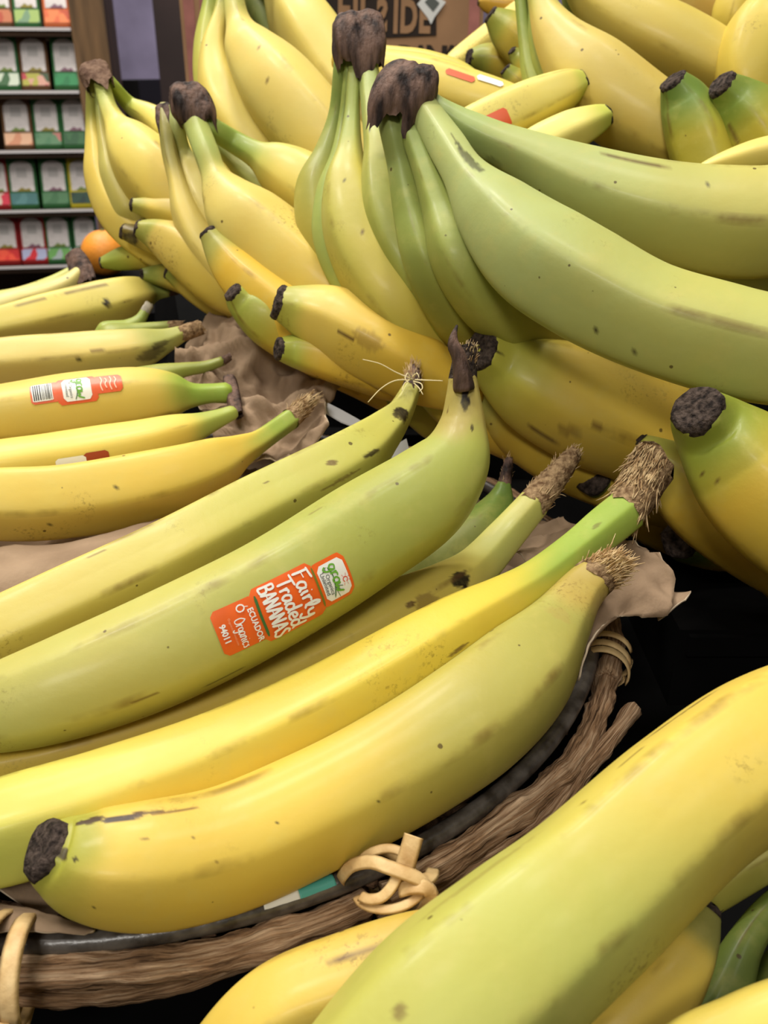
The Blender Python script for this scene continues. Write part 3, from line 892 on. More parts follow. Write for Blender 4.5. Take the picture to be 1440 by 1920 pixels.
# ------------------------------------------------------------------ cardboard box behind the pile
BY = 1.14
q0, q1 = plane_hit(341, 60, BY), plane_hit(905, 60, BY)
zt = ZC + 0.19; zb = ZC - 0.195
og = ((q0[0] + q1[0]) / 2, BY + 0.12, zb)
cb = empty('cardboard_box', og)
tag(cb, 'brown cardboard fruit box with bold dark lettering and red edges', 'box')
M_CARD = simple('corrugated_card', (0.66, 0.51, 0.375), 0.85, 0.15, var=0.1, vscale=18)
M_CARDRED = simple('red_printed_card', (0.70, 0.46, 0.42), 0.8, 0.15, var=0.2, vscale=30)
M_CINK = simple('card_dark_ink', (0.20, 0.165, 0.145), 0.7, 0.15)
mb = MB(); mb.box((q0[0], BY, zb), (q1[0], BY + 0.28, zt)); mb.build('box_body', M_CARD, cb, og)
for xx in (q0[0] + 0.004, q1[0] - 0.016):
    mb = MB(); mb.box((xx, BY - 0.0008, zb + 0.002), (xx + 0.012, BY, zt - 0.002)); mb.build('red_edge_stripe', M_CARDRED, cb, og)
mb = MB(); mb.box((q0[0] + 0.022, BY - 0.0007, zb + 0.002), (q0[0] + 0.029, BY, zt - 0.002)); mb.build('red_edge_stripe', M_CARDRED, cb, og)
def card_poly(pts, z, name, mat):
    v = [plane_hit(u, v_, BY) + np.array((0, -z, 0)) for u, v_ in pts]
    return mesh_obj(name, v, [tuple(range(len(v)))][::-1], mat, cb, og, False)
pxm = np.linalg.norm(plane_hit(701, 20, BY) - plane_hit(700, 20, BY))
card_poly([(575, -60), (575, 33), (697, 36), (697, 72), (818, 66), (818, -60)], 0.0010, 'dark_print_block', M_CINK)
def card_text(txt, u, v_, hpx, mirror=False, mat=None, bold=0.0, name='box_lettering', sx=1.0, rot=-0.03):
    vv, ff = text_data(txt, 1.0, bold)
    c0 = plane_hit(u, v_, BY)
    s_ = hpx / 0.70 * pxm
    ca, sa = math.cos(rot), math.sin(rot)
    out = []
    for a in vv:
        x, y = a[0] * s_ * sx * (-1 if mirror else 1), a[1] * s_ * 1.06
        out.append(c0 + np.array((x * ca - y * sa, -0.0016, x * sa + y * ca)))
    if mirror: ff = [tuple(reversed(f_)) for f_ in ff]
    return mesh_obj(name, out, ff, mat or M_CARD, cb, og, False)
for ch, u in (('F', 602), ('L', 644), ('I', 667), ('P', 687)):
    card_text(ch, u, -6, 54, bold=0.04, sx=0.60)
for ch, u, mir in (('S', 716, True), ('I', 742, False), ('D', 766, False), ('E', 796, False)):
    card_text(ch, u, 34, 50, mir, bold=0.04, sx=0.62)
for ch, u in (('B', 760), ('A', 788), ('N', 818), ('A', 846), ('N', 872), ('A', 897)):
    card_text(ch, u, 112, 38, mat=M_CINK, bold=0.05)
dm = [(780, 12), (800, -14), (838, 5), (812, 44)]
card_poly([(782, 8), (803, -16), (836, 4), (815, 32), (808, 46), (802, 34)], 0.0022, 'diamond_sticker', M_WTAPE)
card_poly([(796, 4), (808, -8), (824, 6), (812, 22)], 0.0026, 'sticker_print', M_GREY)

# orange at the back of the table
oc = P(197, 474, 0.95); R0 = 44 * 0.95 / F
vs, fs = [], []
for i in range(17):
    ph = math.pi * i / 16
    for j in range(28):
        th = 2 * math.pi * j / 28
        dim = 1 - 0.05 * math.exp(-(ph / 0.25) ** 2)
        vs.append(oc + R0 * dim * np.array((math.sin(ph) * math.cos(th), math.sin(ph) * math.sin(th), 0.96 * math.cos(ph))))
for i in range(16):
    for j in range(28):
        k = (j + 1) % 28
        fs.append((i * 28 + j, (i + 1) * 28 + j, (i + 1) * 28 + k, i * 28 + k))
ob = oc - np.array((0, 0, R0))
orn = mesh_obj('orange', vs, fs, simple('orange_peel', (0.95, 0.60, 0.20), 0.45, 0.4, var=0.08, vscale=60, bump=0.25, bscale=420), None, ob)
tag(orn, 'round orange fruit behind the banana pile beside the seed rack', 'orange')
mb = MB(); mb.tube([oc + np.array((0, 0, R0 * 0.90)), oc + np.array((0, 0, R0 * 0.97))], [R0 * 0.1, R0 * 0.07], 8)
mb.build('stem_button', simple('stem_button_green', (0.45, 0.46, 0.25), 0.8), orn, ob)

# ------------------------------------------------------------------ the basket
bb0 = (BC[0], BC[1], TZ)
bk = empty('basket', bb0)
tag(bk, 'round shallow twig basket with dark metal hoop and rattan bindings', 'basket')
def rimpt(a, dr=0.0, dz=0.0):
    return np.array((BC[0] + (BR + dr) * math.cos(a), BC[1] + (BR + dr) * math.sin(a), RIMZ + dz))
def ring_tube(a0, a1, dr, dz, rad, n, seg, name, mat, bumpy=0.0, wander=0.0, closed=False, sd=0.0, taper=False, knots=0):
    pts, V_ = [], []
    ks = [rng.uniform(a0, a1) for _ in range(knots)]
    m_ = seg
    vs, fs, buv = [], [], []
    for i in range(n):
        f = i / (n if closed else n - 1)
        a = a0 + (a1 - a0) * f
        w1 = wander * mnoise.noise(Vector((math.cos(a) * 6 + sd, math.sin(a) * 6, 0.3)))
        w2 = wander * mnoise.noise(Vector((math.cos(a) * 6, math.sin(a) * 6 + sd, 4.3)))
        drr = dr(f) if callable(dr) else dr; dzz = dz(f) if callable(dz) else dz
        c = rimpt(a, drr + w1, dzz + w2)
        A = np.array((math.cos(a), math.sin(a), 0)); D = np.array((0, 0, 1.0))
        r = (rad(f) if callable(rad) else rad)
        for k_ in ks: r *= 1 + 0.22 * math.exp(-((a - k_) / 0.022) ** 2)
        for j in range(m_):
            th = 2 * math.pi * j / m_
            cc = (math.cos(th), math.sin(th))
            nz = mnoise.noise(Vector((a * 22 + sd, cc[0] * 1.4, cc[1] * 1.4))) + 0.6 * mnoise.noise(Vector((a * 55, cc[0] * 3.0 + sd, cc[1] * 3.0)))
            rr = r * (1 + bumpy * nz)
            vs.append(c + rr * (cc[0] * A + cc[1] * D)); buv.append((a * BR + sd, cc[0], cc[1]))
    for i in range(n if closed else n - 1):
        i2 = (i + 1) % n
        for j in range(m_):
            k = (j + 1) % m_
            fs.append((i * m_ + j, i2 * m_ + j, i2 * m_ + k, i * m_ + k))
    if not closed:
        fs.append(tuple(range(m_))); fs.append(tuple(reversed([(n - 1) * m_ + j for j in range(m_)])))
    return mesh_obj(name, vs, fs, mat, bk, bb0, True, {'buv': np.array(buv)})
D2R = math.pi / 180
ring_tube(0, 2 * math.pi, 0, 0, 0.0031, 220, 12, 'metal_hoop', M_HOOP, 0.03, 0.0, True)
# twigs along the outside of the hoop (angles measured from the right of the basket)
ring_tube(-180 * D2R, -61.5 * D2R, 0.0056, -0.0062, 0.0047, 260, 22, 'rim_twig', M_TWIG, 0.30, 0.003, sd=3.0, knots=8)
ring_tube(-60 * D2R, -16.5 * D2R, 0.0075, -0.0035, 0.0044, 180, 20, 'rim_twig', M_TWIG, 0.28, 0.003, sd=9.0, knots=4)
ring_tube(-20 * D2R, 75 * D2R, 0.008, -0.004, 0.0046, 120, 16, 'rim_twig', M_TWIG, 0.2, 0.003, sd=13.0, knots=3)
ring_tube(72 * D2R, 182 * D2R, 0.008, -0.004, 0.0046, 120, 16, 'rim_twig', M_TWIG, 0.2, 0.003, sd=17.0, knots=3)
ring_tube(-61 * D2R, -24.5 * D2R, lambda f: 0.011 + 0.010 * f ** 2.5, lambda f: -0.011 + 0.009 * f, lambda f: 0.0040 - 0.0013 * f, 150, 16, 'rim_twig', M_TWIG, 0.28, 0.0035, sd=21.0, knots=3)
ring_tube(-178 * D2R, -64 * D2R, 0.0062, -0.0115, 0.0036, 190, 16, 'rim_twig', M_TWIG, 0.28, 0.003, sd=25.0, knots=5)
# pale tape rest on the hoop
ring_tube(-70.3 * D2R, -67.2 * D2R, -0.0002, 0.0009, 0.0027, 20, 10, 'tape_scrap', M_WTAPE, 0.05)
ring_tube(-67.2 * D2R, -63.9 * D2R, -0.0002, 0.0009, 0.0027, 20, 10, 'tape_scrap', M_TEAL, 0.05)
# woven base under the paper
def strand(pts, r, seg=6): mb.tube(pts, r, seg)
for q in range(9):
    fr = 0.22 + 0.09 * q
    mb = MB()
    z = TZ + 0.005 + 0.030 * max(0, (fr - 0.65) / 0.35) ** 1.5
    pts = [np.array((BC[0] + BR * fr * math.cos(a), BC[1] + BR * fr * math.sin(a), z + 0.0022 * math.cos(a * 12 + q * math.pi))) for a in np.linspace(0, 2 * math.pi, 97)]
    mb.tube(pts, 0.0024, 6, False); mb.build('woven_cane', M_BARK, bk, bb0, True)
for q in range(24):
    a = 2 * math.pi * q / 24
    mb = MB()
    pts = []
    for fr in np.linspace(0.1, 1.0, 12):
        z = TZ + 0.005 + 0.042 * max(0, (fr - 0.60) / 0.40) ** 1.5
        pts.append(np.array((BC[0] + BR * fr * math.cos(a), BC[1] + BR * fr * math.sin(a), z)))
    mb.tube(pts, 0.0022, 6); mb.build('basket_spoke', M_BARK, bk, bb0, True)
# rattan bindings
def binding(a, loops, wid=0.0042, rr=0.0118, sd=0):
    bn = empty('rattan_binding', rimpt(a) - np.array(bb0)); bn.parent = bk
    ob_ = rimpt(a)
    A = np.array((math.cos(a), math.sin(a), 0)); D = np.array((0, 0, 1.0)); Tn = np.array((-math.sin(a), math.cos(a), 0))
    for (o0, slant, r1, th0, th1, w_) in loops:
        n = 30
        vs, fs = [], []
        for i in range(n):
            f = i / (n - 1); th = th0 + (th1 - th0) * f
            c = ob_ + A * 0.0055 - D * 0.0055 + Tn * (o0 + slant * (f - 0.5))
            rad = A * math.cos(th) * r1 * 1.05 + D * math.sin(th) * r1 * 1.05
            nrm = rad / np.linalg.norm(rad)
            for (dx, dn) in ((-w_ / 2, 0), (-w_ / 4, 0.0007), (w_ / 4, 0.0007), (w_ / 2, 0), (w_ / 4, -0.0004), (-w_ / 4, -0.0004)):
                vs.append(c + rad + Tn * dx + nrm * dn)
        for i in range(n - 1):
            for j in range(6):
                k = (j + 1) % 6
                fs.append((i * 6 + j, i * 6 + k, (i + 1) * 6 + k, (i + 1) * 6 + j))
        fs.append((0, 5, 4, 3, 2, 1)); fs.append(tuple((n - 1) * 6 + j for j in range(6)))
        mesh_obj('rattan_strip', vs, fs, M_RATTAN, bn, ob_)
    return bn, ob_, A, D, Tn
PI = math.pi
bn, ob_, A, D, Tn = binding(-59.0 * D2R, [(0.001, -0.010, 0.0104, -0.5, 2 * PI - 0.7, 0.0042)])
def rattan(parent, ob_, pts, wpx):
    q, _ = catmull(np.array([P(*p) for p in pts]), 26)
    T = np.gradient(q, axis=0); T /= np.linalg.norm(T, axis=1)[:, None]
    vs, fs = [], []
    for i in range(len(q)):
        vw = np.array((0, 0, ZC)) - q[i]; vw /= np.linalg.norm(vw)
        vw = vw * 0.75 + np.array((0, 0, 0.5))
        W = np.cross(T[i], vw); W /= np.linalg.norm(W)
        nn = np.cross(W, T[i])
        w_ = wpx * 1.25 * 0.25 / F
        for dx, dn in ((-.5, 0), (-.3, .0004), (.3, .0004), (.5, 0), (.3, -.0003), (-.3, -.0003)):
            vs.append(q[i] + W * w_ * dx + nn * dn)
    n = len(q)
    for i in range(n - 1):
        for k_ in range(6):
            k2 = (k_ + 1) % 6
            fs.append((i * 6 + k_, i * 6 + k2, (i + 1) * 6 + k2, (i + 1) * 6 + k_))
    fs.append((5, 4, 3, 2, 1, 0)); fs.append(tuple((n - 1) * 6 + k_ for k_ in range(6)))
    mesh_obj('rattan_strip', vs, fs, M_RATTAN, parent, ob_)
for pts, w_ in (([(636, 1662, .262), (642, 1641, .256), (662, 1622, .252), (697, 1616, .2485), (728, 1626, .246), (765, 1639, .245), (794, 1650, .246), (808, 1642, .25), (812, 1630, .258)], 22),
                ([(668, 1625, .258), (677, 1612, .2545), (700, 1596, .253), (732, 1591, .252), (757, 1600, .251), (775, 1618, .252)], 15),
                ([(776, 1567, .249), (771, 1585, .2485), (765, 1605, .248), (759, 1628, .2475)], 30),
                ([(676, 1680, .248), (692, 1686, .2455), (714, 1683, .2445), (732, 1666, .2445), (742, 1648, .2455), (748, 1634, .248)], 17),
                ([(668, 1682, .252), (682, 1696, .247), (716, 1705, .244), (755, 1699, .2435), (784, 1680, .2445), (792, 1662, .2475)], 15),
                ([(748, 1668, .246), (775, 1662, .2445), (798, 1664, .2445), (808, 1678, .245), (800, 1698, .247), (784, 1722, .251)], 24)):
    rattan(bn, ob_, pts, w_)
binding(-90.8 * D2R, [(-0.004, 0.006, 0.0135, -0.5, 2 * PI - 0.6, 0.006), (0.003, -0.008, 0.0142, 0.1, 2 * PI, 0.0055), (0.000, 0.010, 0.0150, 0.4, 2 * PI + 0.2, 0.004)])
binding(-16.0 * D2R, [(-0.003, 0.004, 0.0092, -0.4, 2 * PI - 0.5, 0.0046), (0.002, 0.006, 0.0098, 0.3, 2 * PI, 0.0044), (0.006, -0.004, 0.0096, 0.3, 2 * PI, 0.004)])
binding(60 * D2R, [(0.0, 0.004, 0.0110, -0.4, 2 * PI - 0.5, 0.006), (0.004, -0.006, 0.0116, 0.3, 2 * PI, 0.005)])
binding(140 * D2R, [(0.0, 0.004, 0.0110, -0.4, 2 * PI - 0.5, 0.006), (0.004, -0.006, 0.0116, 0.3, 2 * PI, 0.005)])

# ------------------------------------------------------------------ kraft paper liner
pp = empty('paper_liner', (BC[0], BC[1], TZ + 0.01))
tag(pp, 'crumpled brown kraft paper lining the twig basket', 'paper')
og = (BC[0], BC[1], TZ + 0.01)
def crumple(x, y, amp=1.0, z=2.2):
    a = 0
    wx, wy = x + 0.012 * mnoise.noise(Vector((x * 20, y * 20, 7))), y + 0.012 * mnoise.noise(Vector((x * 20, y * 20, 9)))
    for sc_, am in ((17, 0.012), (41, 0.0075), (90, 0.0030)):
        a += am * (1 - 2.4 * abs(mnoise.noise(Vector((wx * sc_, wy * sc_, z)))))
    return a * amp
NA, NR = 150, 46
vs, fs = [], []
for i in range(NA):
    a = 2 * math.pi * i / NA
    ext = 0.93 + 0.04 * mnoise.noise(Vector((math.cos(a) * 3, math.sin(a) * 3, 1.0)))
    dg = math.degrees(a)
    for j in range(NR):
        f = (j / (NR - 1))
        r = BR * ext * f
        x, y = BC[0] + r * math.cos(a), BC[1] + r * math.sin(a)
        # middle heaped with loose paper, sinking towards the rim, then up over it
        dome = ZC - 0.198 - 0.020 * sstep(0.45, 0.85, f)
        z = dome + crumple(x, y, 0.8) - 0.006 + 0.012 * sstep(0.86, 1.0, f) * (0.4 + 0.6 * mnoise.noise(Vector((math.cos(a) * 9, math.sin(a) * 9, 5))))
        vs.append((x, y, z))
for i in range(NA):
    i2 = (i + 1) % NA
    for j in range(NR - 1):
        fs.append((i * NR + j, i * NR + j + 1, i2 * NR + j + 1, i2 * NR + j))
def papered(name, vs, fs, thick=0.0007):
    o = mesh_obj(name, vs, fs, M_PAPER, pp, og)
    o.data.materials.append(M_PEDGE)
    s_ = o.modifiers.new('thickness', 'SOLIDIFY'); s_.thickness = thick; s_.offset = 0; s_.material_offset_rim = 1
    return o
papered('paper_sheet', vs, fs)
def flap(name, grid, nu=34, nv=34, amp=0.0035, sd=0.0, torn=0.0):
    """a loose flap of the paper from a small net of (u, v, distance) points"""
    g = [[P(*q) for q in row] for row in grid]
    rows = [catmull(np.array(r), nu)[0] for r in g]
    vs = np.zeros((nv, nu, 3))
    for j in range(nu):
        vs[:, j] = catmull(np.array([r[j] for r in rows]), nv)[0]
    out = []
    for i in range(nv):
        for j in range(nu):
            p = vs[i, j]
            c = 80 * amp * (crumple(p[0] + sd, p[1] + 0.6 * p[2], 1.0, sd) - 0.004)
            e = min(i, j, nv - 1 - i, nu - 1 - j)
            t_ = torn * mnoise.noise(Vector((p[0] * 300, p[1] * 300, sd))) if e == 0 else 0
            out.append(p + np.array((0.1, -0.45, 0.9)) * c + np.array((t_, t_, 0)))
    fs = [(i * nu + j, i * nu + j + 1, (i + 1) * nu + j + 1, (i + 1) * nu + j) for i in range(nv - 1) for j in range(nu - 1)]
    return papered(name, out, fs)
# flap rising over the right of the rim
flap('paper_flap', [
    [(905, 1035, .40), (960, 1000, .41), (1010, 965, .415), (1050, 965, .41)],
    [(980, 1075, .375), (1050, 1045, .38), (1110, 1025, .375), (1160, 1022, .365)],
    [(1050, 1150, .345), (1110, 1105, .35), (1180, 1085, .352), (1255, 1105, .345)],
    [(1085, 1215, .328), (1110, 1195, .332), (1170, 1160, .340), (1248, 1150, .338)],
    [(1070, 1300, .318), (1092, 1230, .320), (1150, 1172, .336), (1240, 1172, .336)]], amp=0.0085, torn=0.0016)
flap('paper_flap', [
    [(1225, 1112, .345), (1250, 1106, .344), (1272, 1112, .342), (1297, 1108, .340)],
    [(1228, 1140, .343), (1250, 1132, .341), (1272, 1122, .340), (1292, 1116, .338)],
    [(1232, 1168, .340), (1248, 1155, .338), (1268, 1136, .337), (1286, 1124, .336)]], 16, 16, amp=0.0015, torn=0.0008, sd=4)
# paper standing up behind the left bananas
flap('paper_flap', [
    [(395, 606, .53), (450, 626, .52), (500, 655, .505), (560, 690, .49), (664, 735, .475)],
    [(350, 640, .515), (440, 660, .502), (510, 690, .49), (570, 720, .478), (640, 748, .465)],
    [(330, 700, .50), (430, 720, .48), (510, 745, .468), (570, 770, .458), (612, 775, .45)],
    [(380, 800, .465), (440, 810, .455), (500, 820, .446), (560, 825, .437), (608, 800, .44)],
    [(420, 900, .43), (470, 895, .425), (520, 875, .42), (570, 850, .42), (612, 830, .42)]], 70, 70, amp=0.0120, sd=7, torn=0.001)
flap('paper_flap', [
    [(-40, 1030, .355), (120, 1020, .36), (260, 990, .372), (400, 945, .395), (520, 880, .42)],
    [(-40, 1080, .335), (120, 1065, .345), (260, 1025, .36), (400, 970, .38), (540, 900, .40)],
    [(-40, 1130, .33), (120, 1110, .34), (260, 1065, .352), (400, 1010, .372), (560, 930, .40)]], 40, 22, amp=0.0022, sd=11)
# edge curling over the hoop at the front left
flap('paper_flap', [
    [(-40, 1690, .250), (40, 1702, .247), (110, 1722, .245), (180, 1746, .243)],
    [(-40, 1720, .243), (40, 1728, .241), (110, 1740, .240), (175, 1750, .241)],
    [(-40, 1752, .240), (30, 1748, .239), (100, 1752, .239), (160, 1756, .240)]], 30, 14, amp=0.0012, sd=15, torn=0.0006)
# white card strips tucked under the rim at the back
for k, (pts, d0, lab) in enumerate((([(608, 752), (640, 768), (690, 796), (684, 806), (640, 790), (606, 770)], .445, 'white paper strip poking out beside the kraft paper'),
                                    ([(728, 842), (762, 822), (768, 846), (730, 872)], .42, 'white paper corner showing between two green bananas'))):
    a_ = [P(u, v, d0) for u, v in pts]; b_ = [p - np.array((0, 0, 0.0008)) for p in a_]
    n = len(pts)
    o = mesh_obj('paper_scrap', a_ + b_, [tuple(range(n))[::-1], tuple(range(n, 2 * n))] + [(i, (i + 1) % n, n + (i + 1) % n, n + i) for i in range(n)], simple('white_paper', (0.86, 0.86, 0.87), 0.7), None, a_[0], False)
    tag(o, lab, 'paper')
M_HAIR2 = simple('pale_straw_fibre', (0.90, 0.80, 0.62), 0.8, 0.15, var=1, vscale=300, c2=(0.70, 0.56, 0.38))

# ------------------------------------------------------------------ loose bananas in the basket
HN, HM = 270, 130
K = (0.13, 0.09, 0.06); BR1 = (0.34, 0.22, 0.10); TANM = (0.72, 0.60, 0.30)
def single(label, ctrl, group='loose bananas in the basket', **kw):
    c = np.mean([P(u, v, d) for u, v, r, d in ctrl], 0)
    bd = banana(ctrl, origin=c, **kw)
    tag(bd.obj, label, 'banana', group)
    return bd

B1 = single('dull yellow-green banana with sharp ridge and long pale hairs at its stem',
    [(772, 728, 18, .405), (752, 768, 25, .40), (714, 812, 40, .385), (650, 868, 60, .365), (500, 948, 68, .345), (300, 1052, 72, .318), (100, 1146, 74, .302), (-80, 1222, 66, .292), (-220, 1270, 40, .286)],
    body=GRY, body2=np.array((0.86, 0.78, 0.37)), stem=np.array((0.74, 0.71, 0.33)), stem_ext=0.12, n=HN, m=HM, facet=0.75, phase=-0.12,
    cut=dict(len=1.6, taper=0.55, fibres=60, flen=1.8, mat=M_CROWN, to=(776, 690, .41)),
    marks=[(752, 775, 60, 36, 0, .9, K), (700, 850, 40, 10, 10, .7, K), (620, 868, 24, 14, 20, .7, BR1), (640, 900, 90, 7, 0, .5, BR1), (180, 1040, 40, 3, 0, .5, BR1), (500, 905, 12, 6, 0, .6, BR1)])
B2 = single('large green-yellow banana with orange fair trade sticker, blackened stem end',
    [(868, 704, 26, .335), (869, 745, 33, .335), (868, 796, 45, .335), (853, 858, 70, .333), (800, 925, 92, .328), (690, 1000, 102, .318), (500, 1118, 106, .295), (300, 1218, 108, .284), (120, 1290, 100, .276), (0, 1328, 86, .272), (-110, 1355, 62, .268), (-170, 1365, 40, .266)],
    body=np.array((0.69, 0.70, 0.30)), body2=np.array((0.79, 0.755, 0.37)), stem=np.array((0.74, 0.66, 0.33)), stem_ext=0.10, n=HN + 20, m=HM + 10, facet=0.30, phase=0.62,
    cut=dict(len=1.4, taper=0.35, mat=M_TIP, fibres=26, flen=0.8, to=(875, 650, .332)),
    marks=[(872, 740, 60, 18, 0, .95, K), (885, 800, 20, 6, 0, .6, K), (840, 770, 22, 5, 0, .5, BR1), (590, 960, 40, 9, 5, .3, BR1), (270, 1310, 60, 6, 0, .6, BR1), (420, 1270, 90, 5, 0, .5, K)])
B3 = single('half hidden yellow banana with black spot at the neck, wedged behind the bright yellow one',
    [(1000, 945, 30, .372), (945, 1008, 35, .366), (890, 1068, 42, .356), (842, 1105, 54, .346), (740, 1165, 74, .334), (560, 1262, 80, .316), (350, 1350, 80, .302), (100, 1425, 75, .29), (-80, 1455, 55, .282)],
    body=np.array((0.85, 0.76, 0.33)), body2=YEL, stem=np.array((0.76, 0.74, 0.36)), stem_ext=0.2, n=HN, m=HM, facet=0.5, phase=0.25,
    cut=dict(to=(1078, 848, .385), taper=0.62, fibres=150, flen=1.0, mat=M_CUT),
    marks=[(866, 1087, 42, 40, 0, .95, K), (770, 1132, 34, 12, 0, .75, BR1), (800, 1130, 60, 40, 0, .35, BR1), (800, 1145, 30, 14, 0, .7, K)])
B4 = single('bright yellow banana with long green stem ending in a torn fibrous crown piece',
    [(1172, 958, 40, .352), (1130, 992, 40, .346), (1080, 1032, 37, .338), (1000, 1092, 39, .325), (940, 1128, 46, .316), (870, 1168, 58, .308), (790, 1218, 68, .300), (600, 1328, 78, .285), (400, 1425, 86, .272), (200, 1500, 94, .262), (0, 1562, 98, .254), (-120, 1595, 80, .25), (-200, 1610, 50, .248)],
    body=np.array((0.93, 0.82, 0.26)), body2=np.array((0.94, 0.83, 0.32)), stem=np.array((0.63, 0.73, 0.27)), stem_ext=0.24, tip=LIME, tip_ext=0.2, n=HN, m=HM, facet=0.55, phase=0.10,
    cut=dict(to=(1222, 862, .357), taper=-0.05, fibres=220, flen=1.2, dirn=-0.9, mat=M_CUT),
    marks=[(860, 1218, 60, 9, 0, .6, BR1), (1120, 985, 26, 10, 0, .35, BR1)])
B5 = single('big yellow banana at the basket edge with black blossom end and brown streak',
    [(1112, 1084, 40, .328), (1085, 1112, 46, .325), (1045, 1172, 64, .316), (985, 1252, 98, .303), (890, 1340, 112, .288), (780, 1415, 114, .278), (600, 1513, 113, .264), (420, 1590, 117, .252), (270, 1618, 118, .244), (165, 1616, 100, .240), (105, 1600, 72, .238), (84, 1592, 56, .2375)],
    body=np.array((0.71, 0.675, 0.31)), body2=YEL, stem=np.array((0.77, 0.66, 0.30)), stem_ext=0.10, tip=np.array((0.68, 0.67, 0.22)), tip_ext=0.07, n=HN + 20, m=HM + 20, facet=0.36, phase=-0.22,
    tipcap=0.8, face=0.22, cut=dict(to=(1156, 1056, .322), taper=0.45, fibres=150, flen=1.0, mat=M_CUT, fmat=M_HAIR2),
    marks=[(170, 1541, 80, 18, 0, .85, (0.22, 0.12, 0.06)), (225, 1534, 100, 17, 0, .95, (0.20, 0.11, 0.06)), (270, 1527, 80, 12, 0, .85, (0.30, 0.16, 0.07)), (330, 1519, 120, 8, 0, .75, (0.45, 0.28, 0.10)), (115, 1600, 60, 26, 20, .8, (0.24, 0.19, 0.14)), (140, 1610, 12, 10, 0, .8, K), (175, 1700, 10, 6, 0, .9, K),
           (520, 1545, 10, 4, 60, .8, K), (710, 1503, 8, 6, 0, .8, K), (365, 1572, 10, 5, 0, .6, BR1), (405, 1616, 14, 5, 30, .5, BR1), (270, 1572, 12, 5, 0, .5, BR1), (1050, 1150, 40, 60, 0, .35, TANM)])
B6 = single('dark shaded green banana tucked behind the stickered one, withered stem',
    [(946, 905, 12, .40), (938, 940, 28, .40), (905, 1000, 56, .395), (830, 1060, 66, .385), (700, 1130, 62, .37), (560, 1190, 45, .36)],
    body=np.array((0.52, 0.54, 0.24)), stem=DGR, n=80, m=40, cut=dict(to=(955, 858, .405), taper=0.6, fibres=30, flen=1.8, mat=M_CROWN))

# long pale hairs on the first banana's stem
mb = MB()
hub = P(772, 712, .40)
for pts in ([(775, 712, .399), (742, 698, .395), (712, 682, .392), (680, 674, .39)], [(770, 712, .399), (740, 714, .394), (715, 728, .39), (690, 754, .386)], [(778, 712, .398), (800, 713, .395), (830, 714, .392)],
            [(775, 715, .398), (790, 720, .395), (792, 728, .394), (786, 734, .393)], [(776, 718, .398), (786, 728, .396), (793, 740, .394)], [(770, 708, .398), (764, 700, .396), (760, 710, .395), (766, 718, .394)],
            [(774, 706, .398), (782, 700, .395), (786, 708, .394)], [(768, 712, .398), (758, 720, .396), (754, 732, .394)]):
    q, _ = catmull(np.array([P(*p) for p in pts]), 16)
    mb.tube(q, np.linspace(0.00034, 0.00018, 16), 5)
h = mb.build('pale_hairs', M_HAIR, B1.obj, B1.origin, True); h['kind'] = 'stuff'
# curled dry flap standing beside the stickered banana's stem
mb = MB()
q, _ = catmull(np.array([P(870, 730, .330), P(866, 700, .328), P(860, 668, .327), P(850, 645, .326), P(851, 628, .326), P(857, 610, .327)]), 18)
mb.tube(q, np.array([0.0040, .0040, .0038, .0036, .0034, .0032, .003, .0029, .0028, .0027, .0026, .0025, .0022, .0018, .0014, .0010, .0007, .0004]), 9)
mb.build('dry_stem_flap', M_CROWN, B2.obj, B2.origin, True)

# ---- the left group
L1 = single('plump yellow banana with green stem and straw-like torn end beside kraft paper',
    [(548, 783, 20, .425), (520, 803, 20, .42), (480, 830, 23, .41), (450, 845, 32, .404), (410, 866, 50, .398), (340, 893, 63, .39), (240, 918, 70, .382), (120, 936, 71, .374), (0, 942, 70, .366), (-110, 938, 60, .36), (-170, 930, 40, .357)],
    body=YEL, body2=np.array((0.93, 0.80, 0.33)), stem=np.array((0.62, 0.70, 0.27)), stem_ext=0.17, n=120, m=60, facet=0.72, phase=-0.30,
    cut=dict(to=(585, 748, .425), taper=0.5, fibres=110, flen=1.1, mat=M_CUT), marks=[(215, 915, 7, 5, 0, .8, K), (95, 985, 8, 5, 0, .8, K)])
L23 = empty('banana_bunch', P(300, 800, .42))
tag(L23, 'two joined yellow bananas lying on paper, the upper with a barcode sticker', 'bananas')
o23 = P(300, 800, .42)
L3 = banana([(424, 737, 20, .452), (395, 738, 19, .45), (360, 741, 24, .447), (325, 741, 42, .444), (262, 745, 56, .438), (150, 760, 62, .43), (0, 780, 58, .42), (-120, 795, 50, .412), (-180, 800, 30, .41)],
    body=np.array((0.92, 0.80, 0.36)), stem=np.array((0.60, 0.70, 0.24)), stem_ext=0.19, n=110, m=50, facet=0.4, phase=0.5, parent=L23, origin=o23, ext=False, label='upper banana with barcode sticker')
L2 = banana([(436, 774, 14, .43), (415, 783, 17, .428), (380, 797, 24, .424), (330, 815, 38, .418), (240, 842, 50, .41), (100, 866, 54, .40), (0, 880, 54, .394), (-120, 890, 40, .39)],
    body=np.array((0.93, 0.82, 0.34)), stem=np.array((0.68, 0.72, 0.30)), stem_ext=0.16, n=90, m=40, parent=L23, origin=o23, ext=False)
crown(L23, o23, [(430, 708, 11, .458), (433, 728, 14, .455), (440, 755, 13, .448), (446, 778, 10, .44)], flaps=(), flat=0.9, wide=(1, 0, 0))
L3b = single('short withered green stem of a hidden banana behind the barcode one',
    [(418, 677, 9, .475), (385, 688, 11, .472), (345, 694, 14, .468), (305, 704, 22, .465), (240, 722, 30, .46), (150, 730, 30, .455)],
    body=np.array((0.62, 0.64, 0.26)), stem=np.array((0.58, 0.60, 0.25)), n=50, m=25, cut=dict(to=(432, 668, .478), taper=.3, mat=M_CROWN))
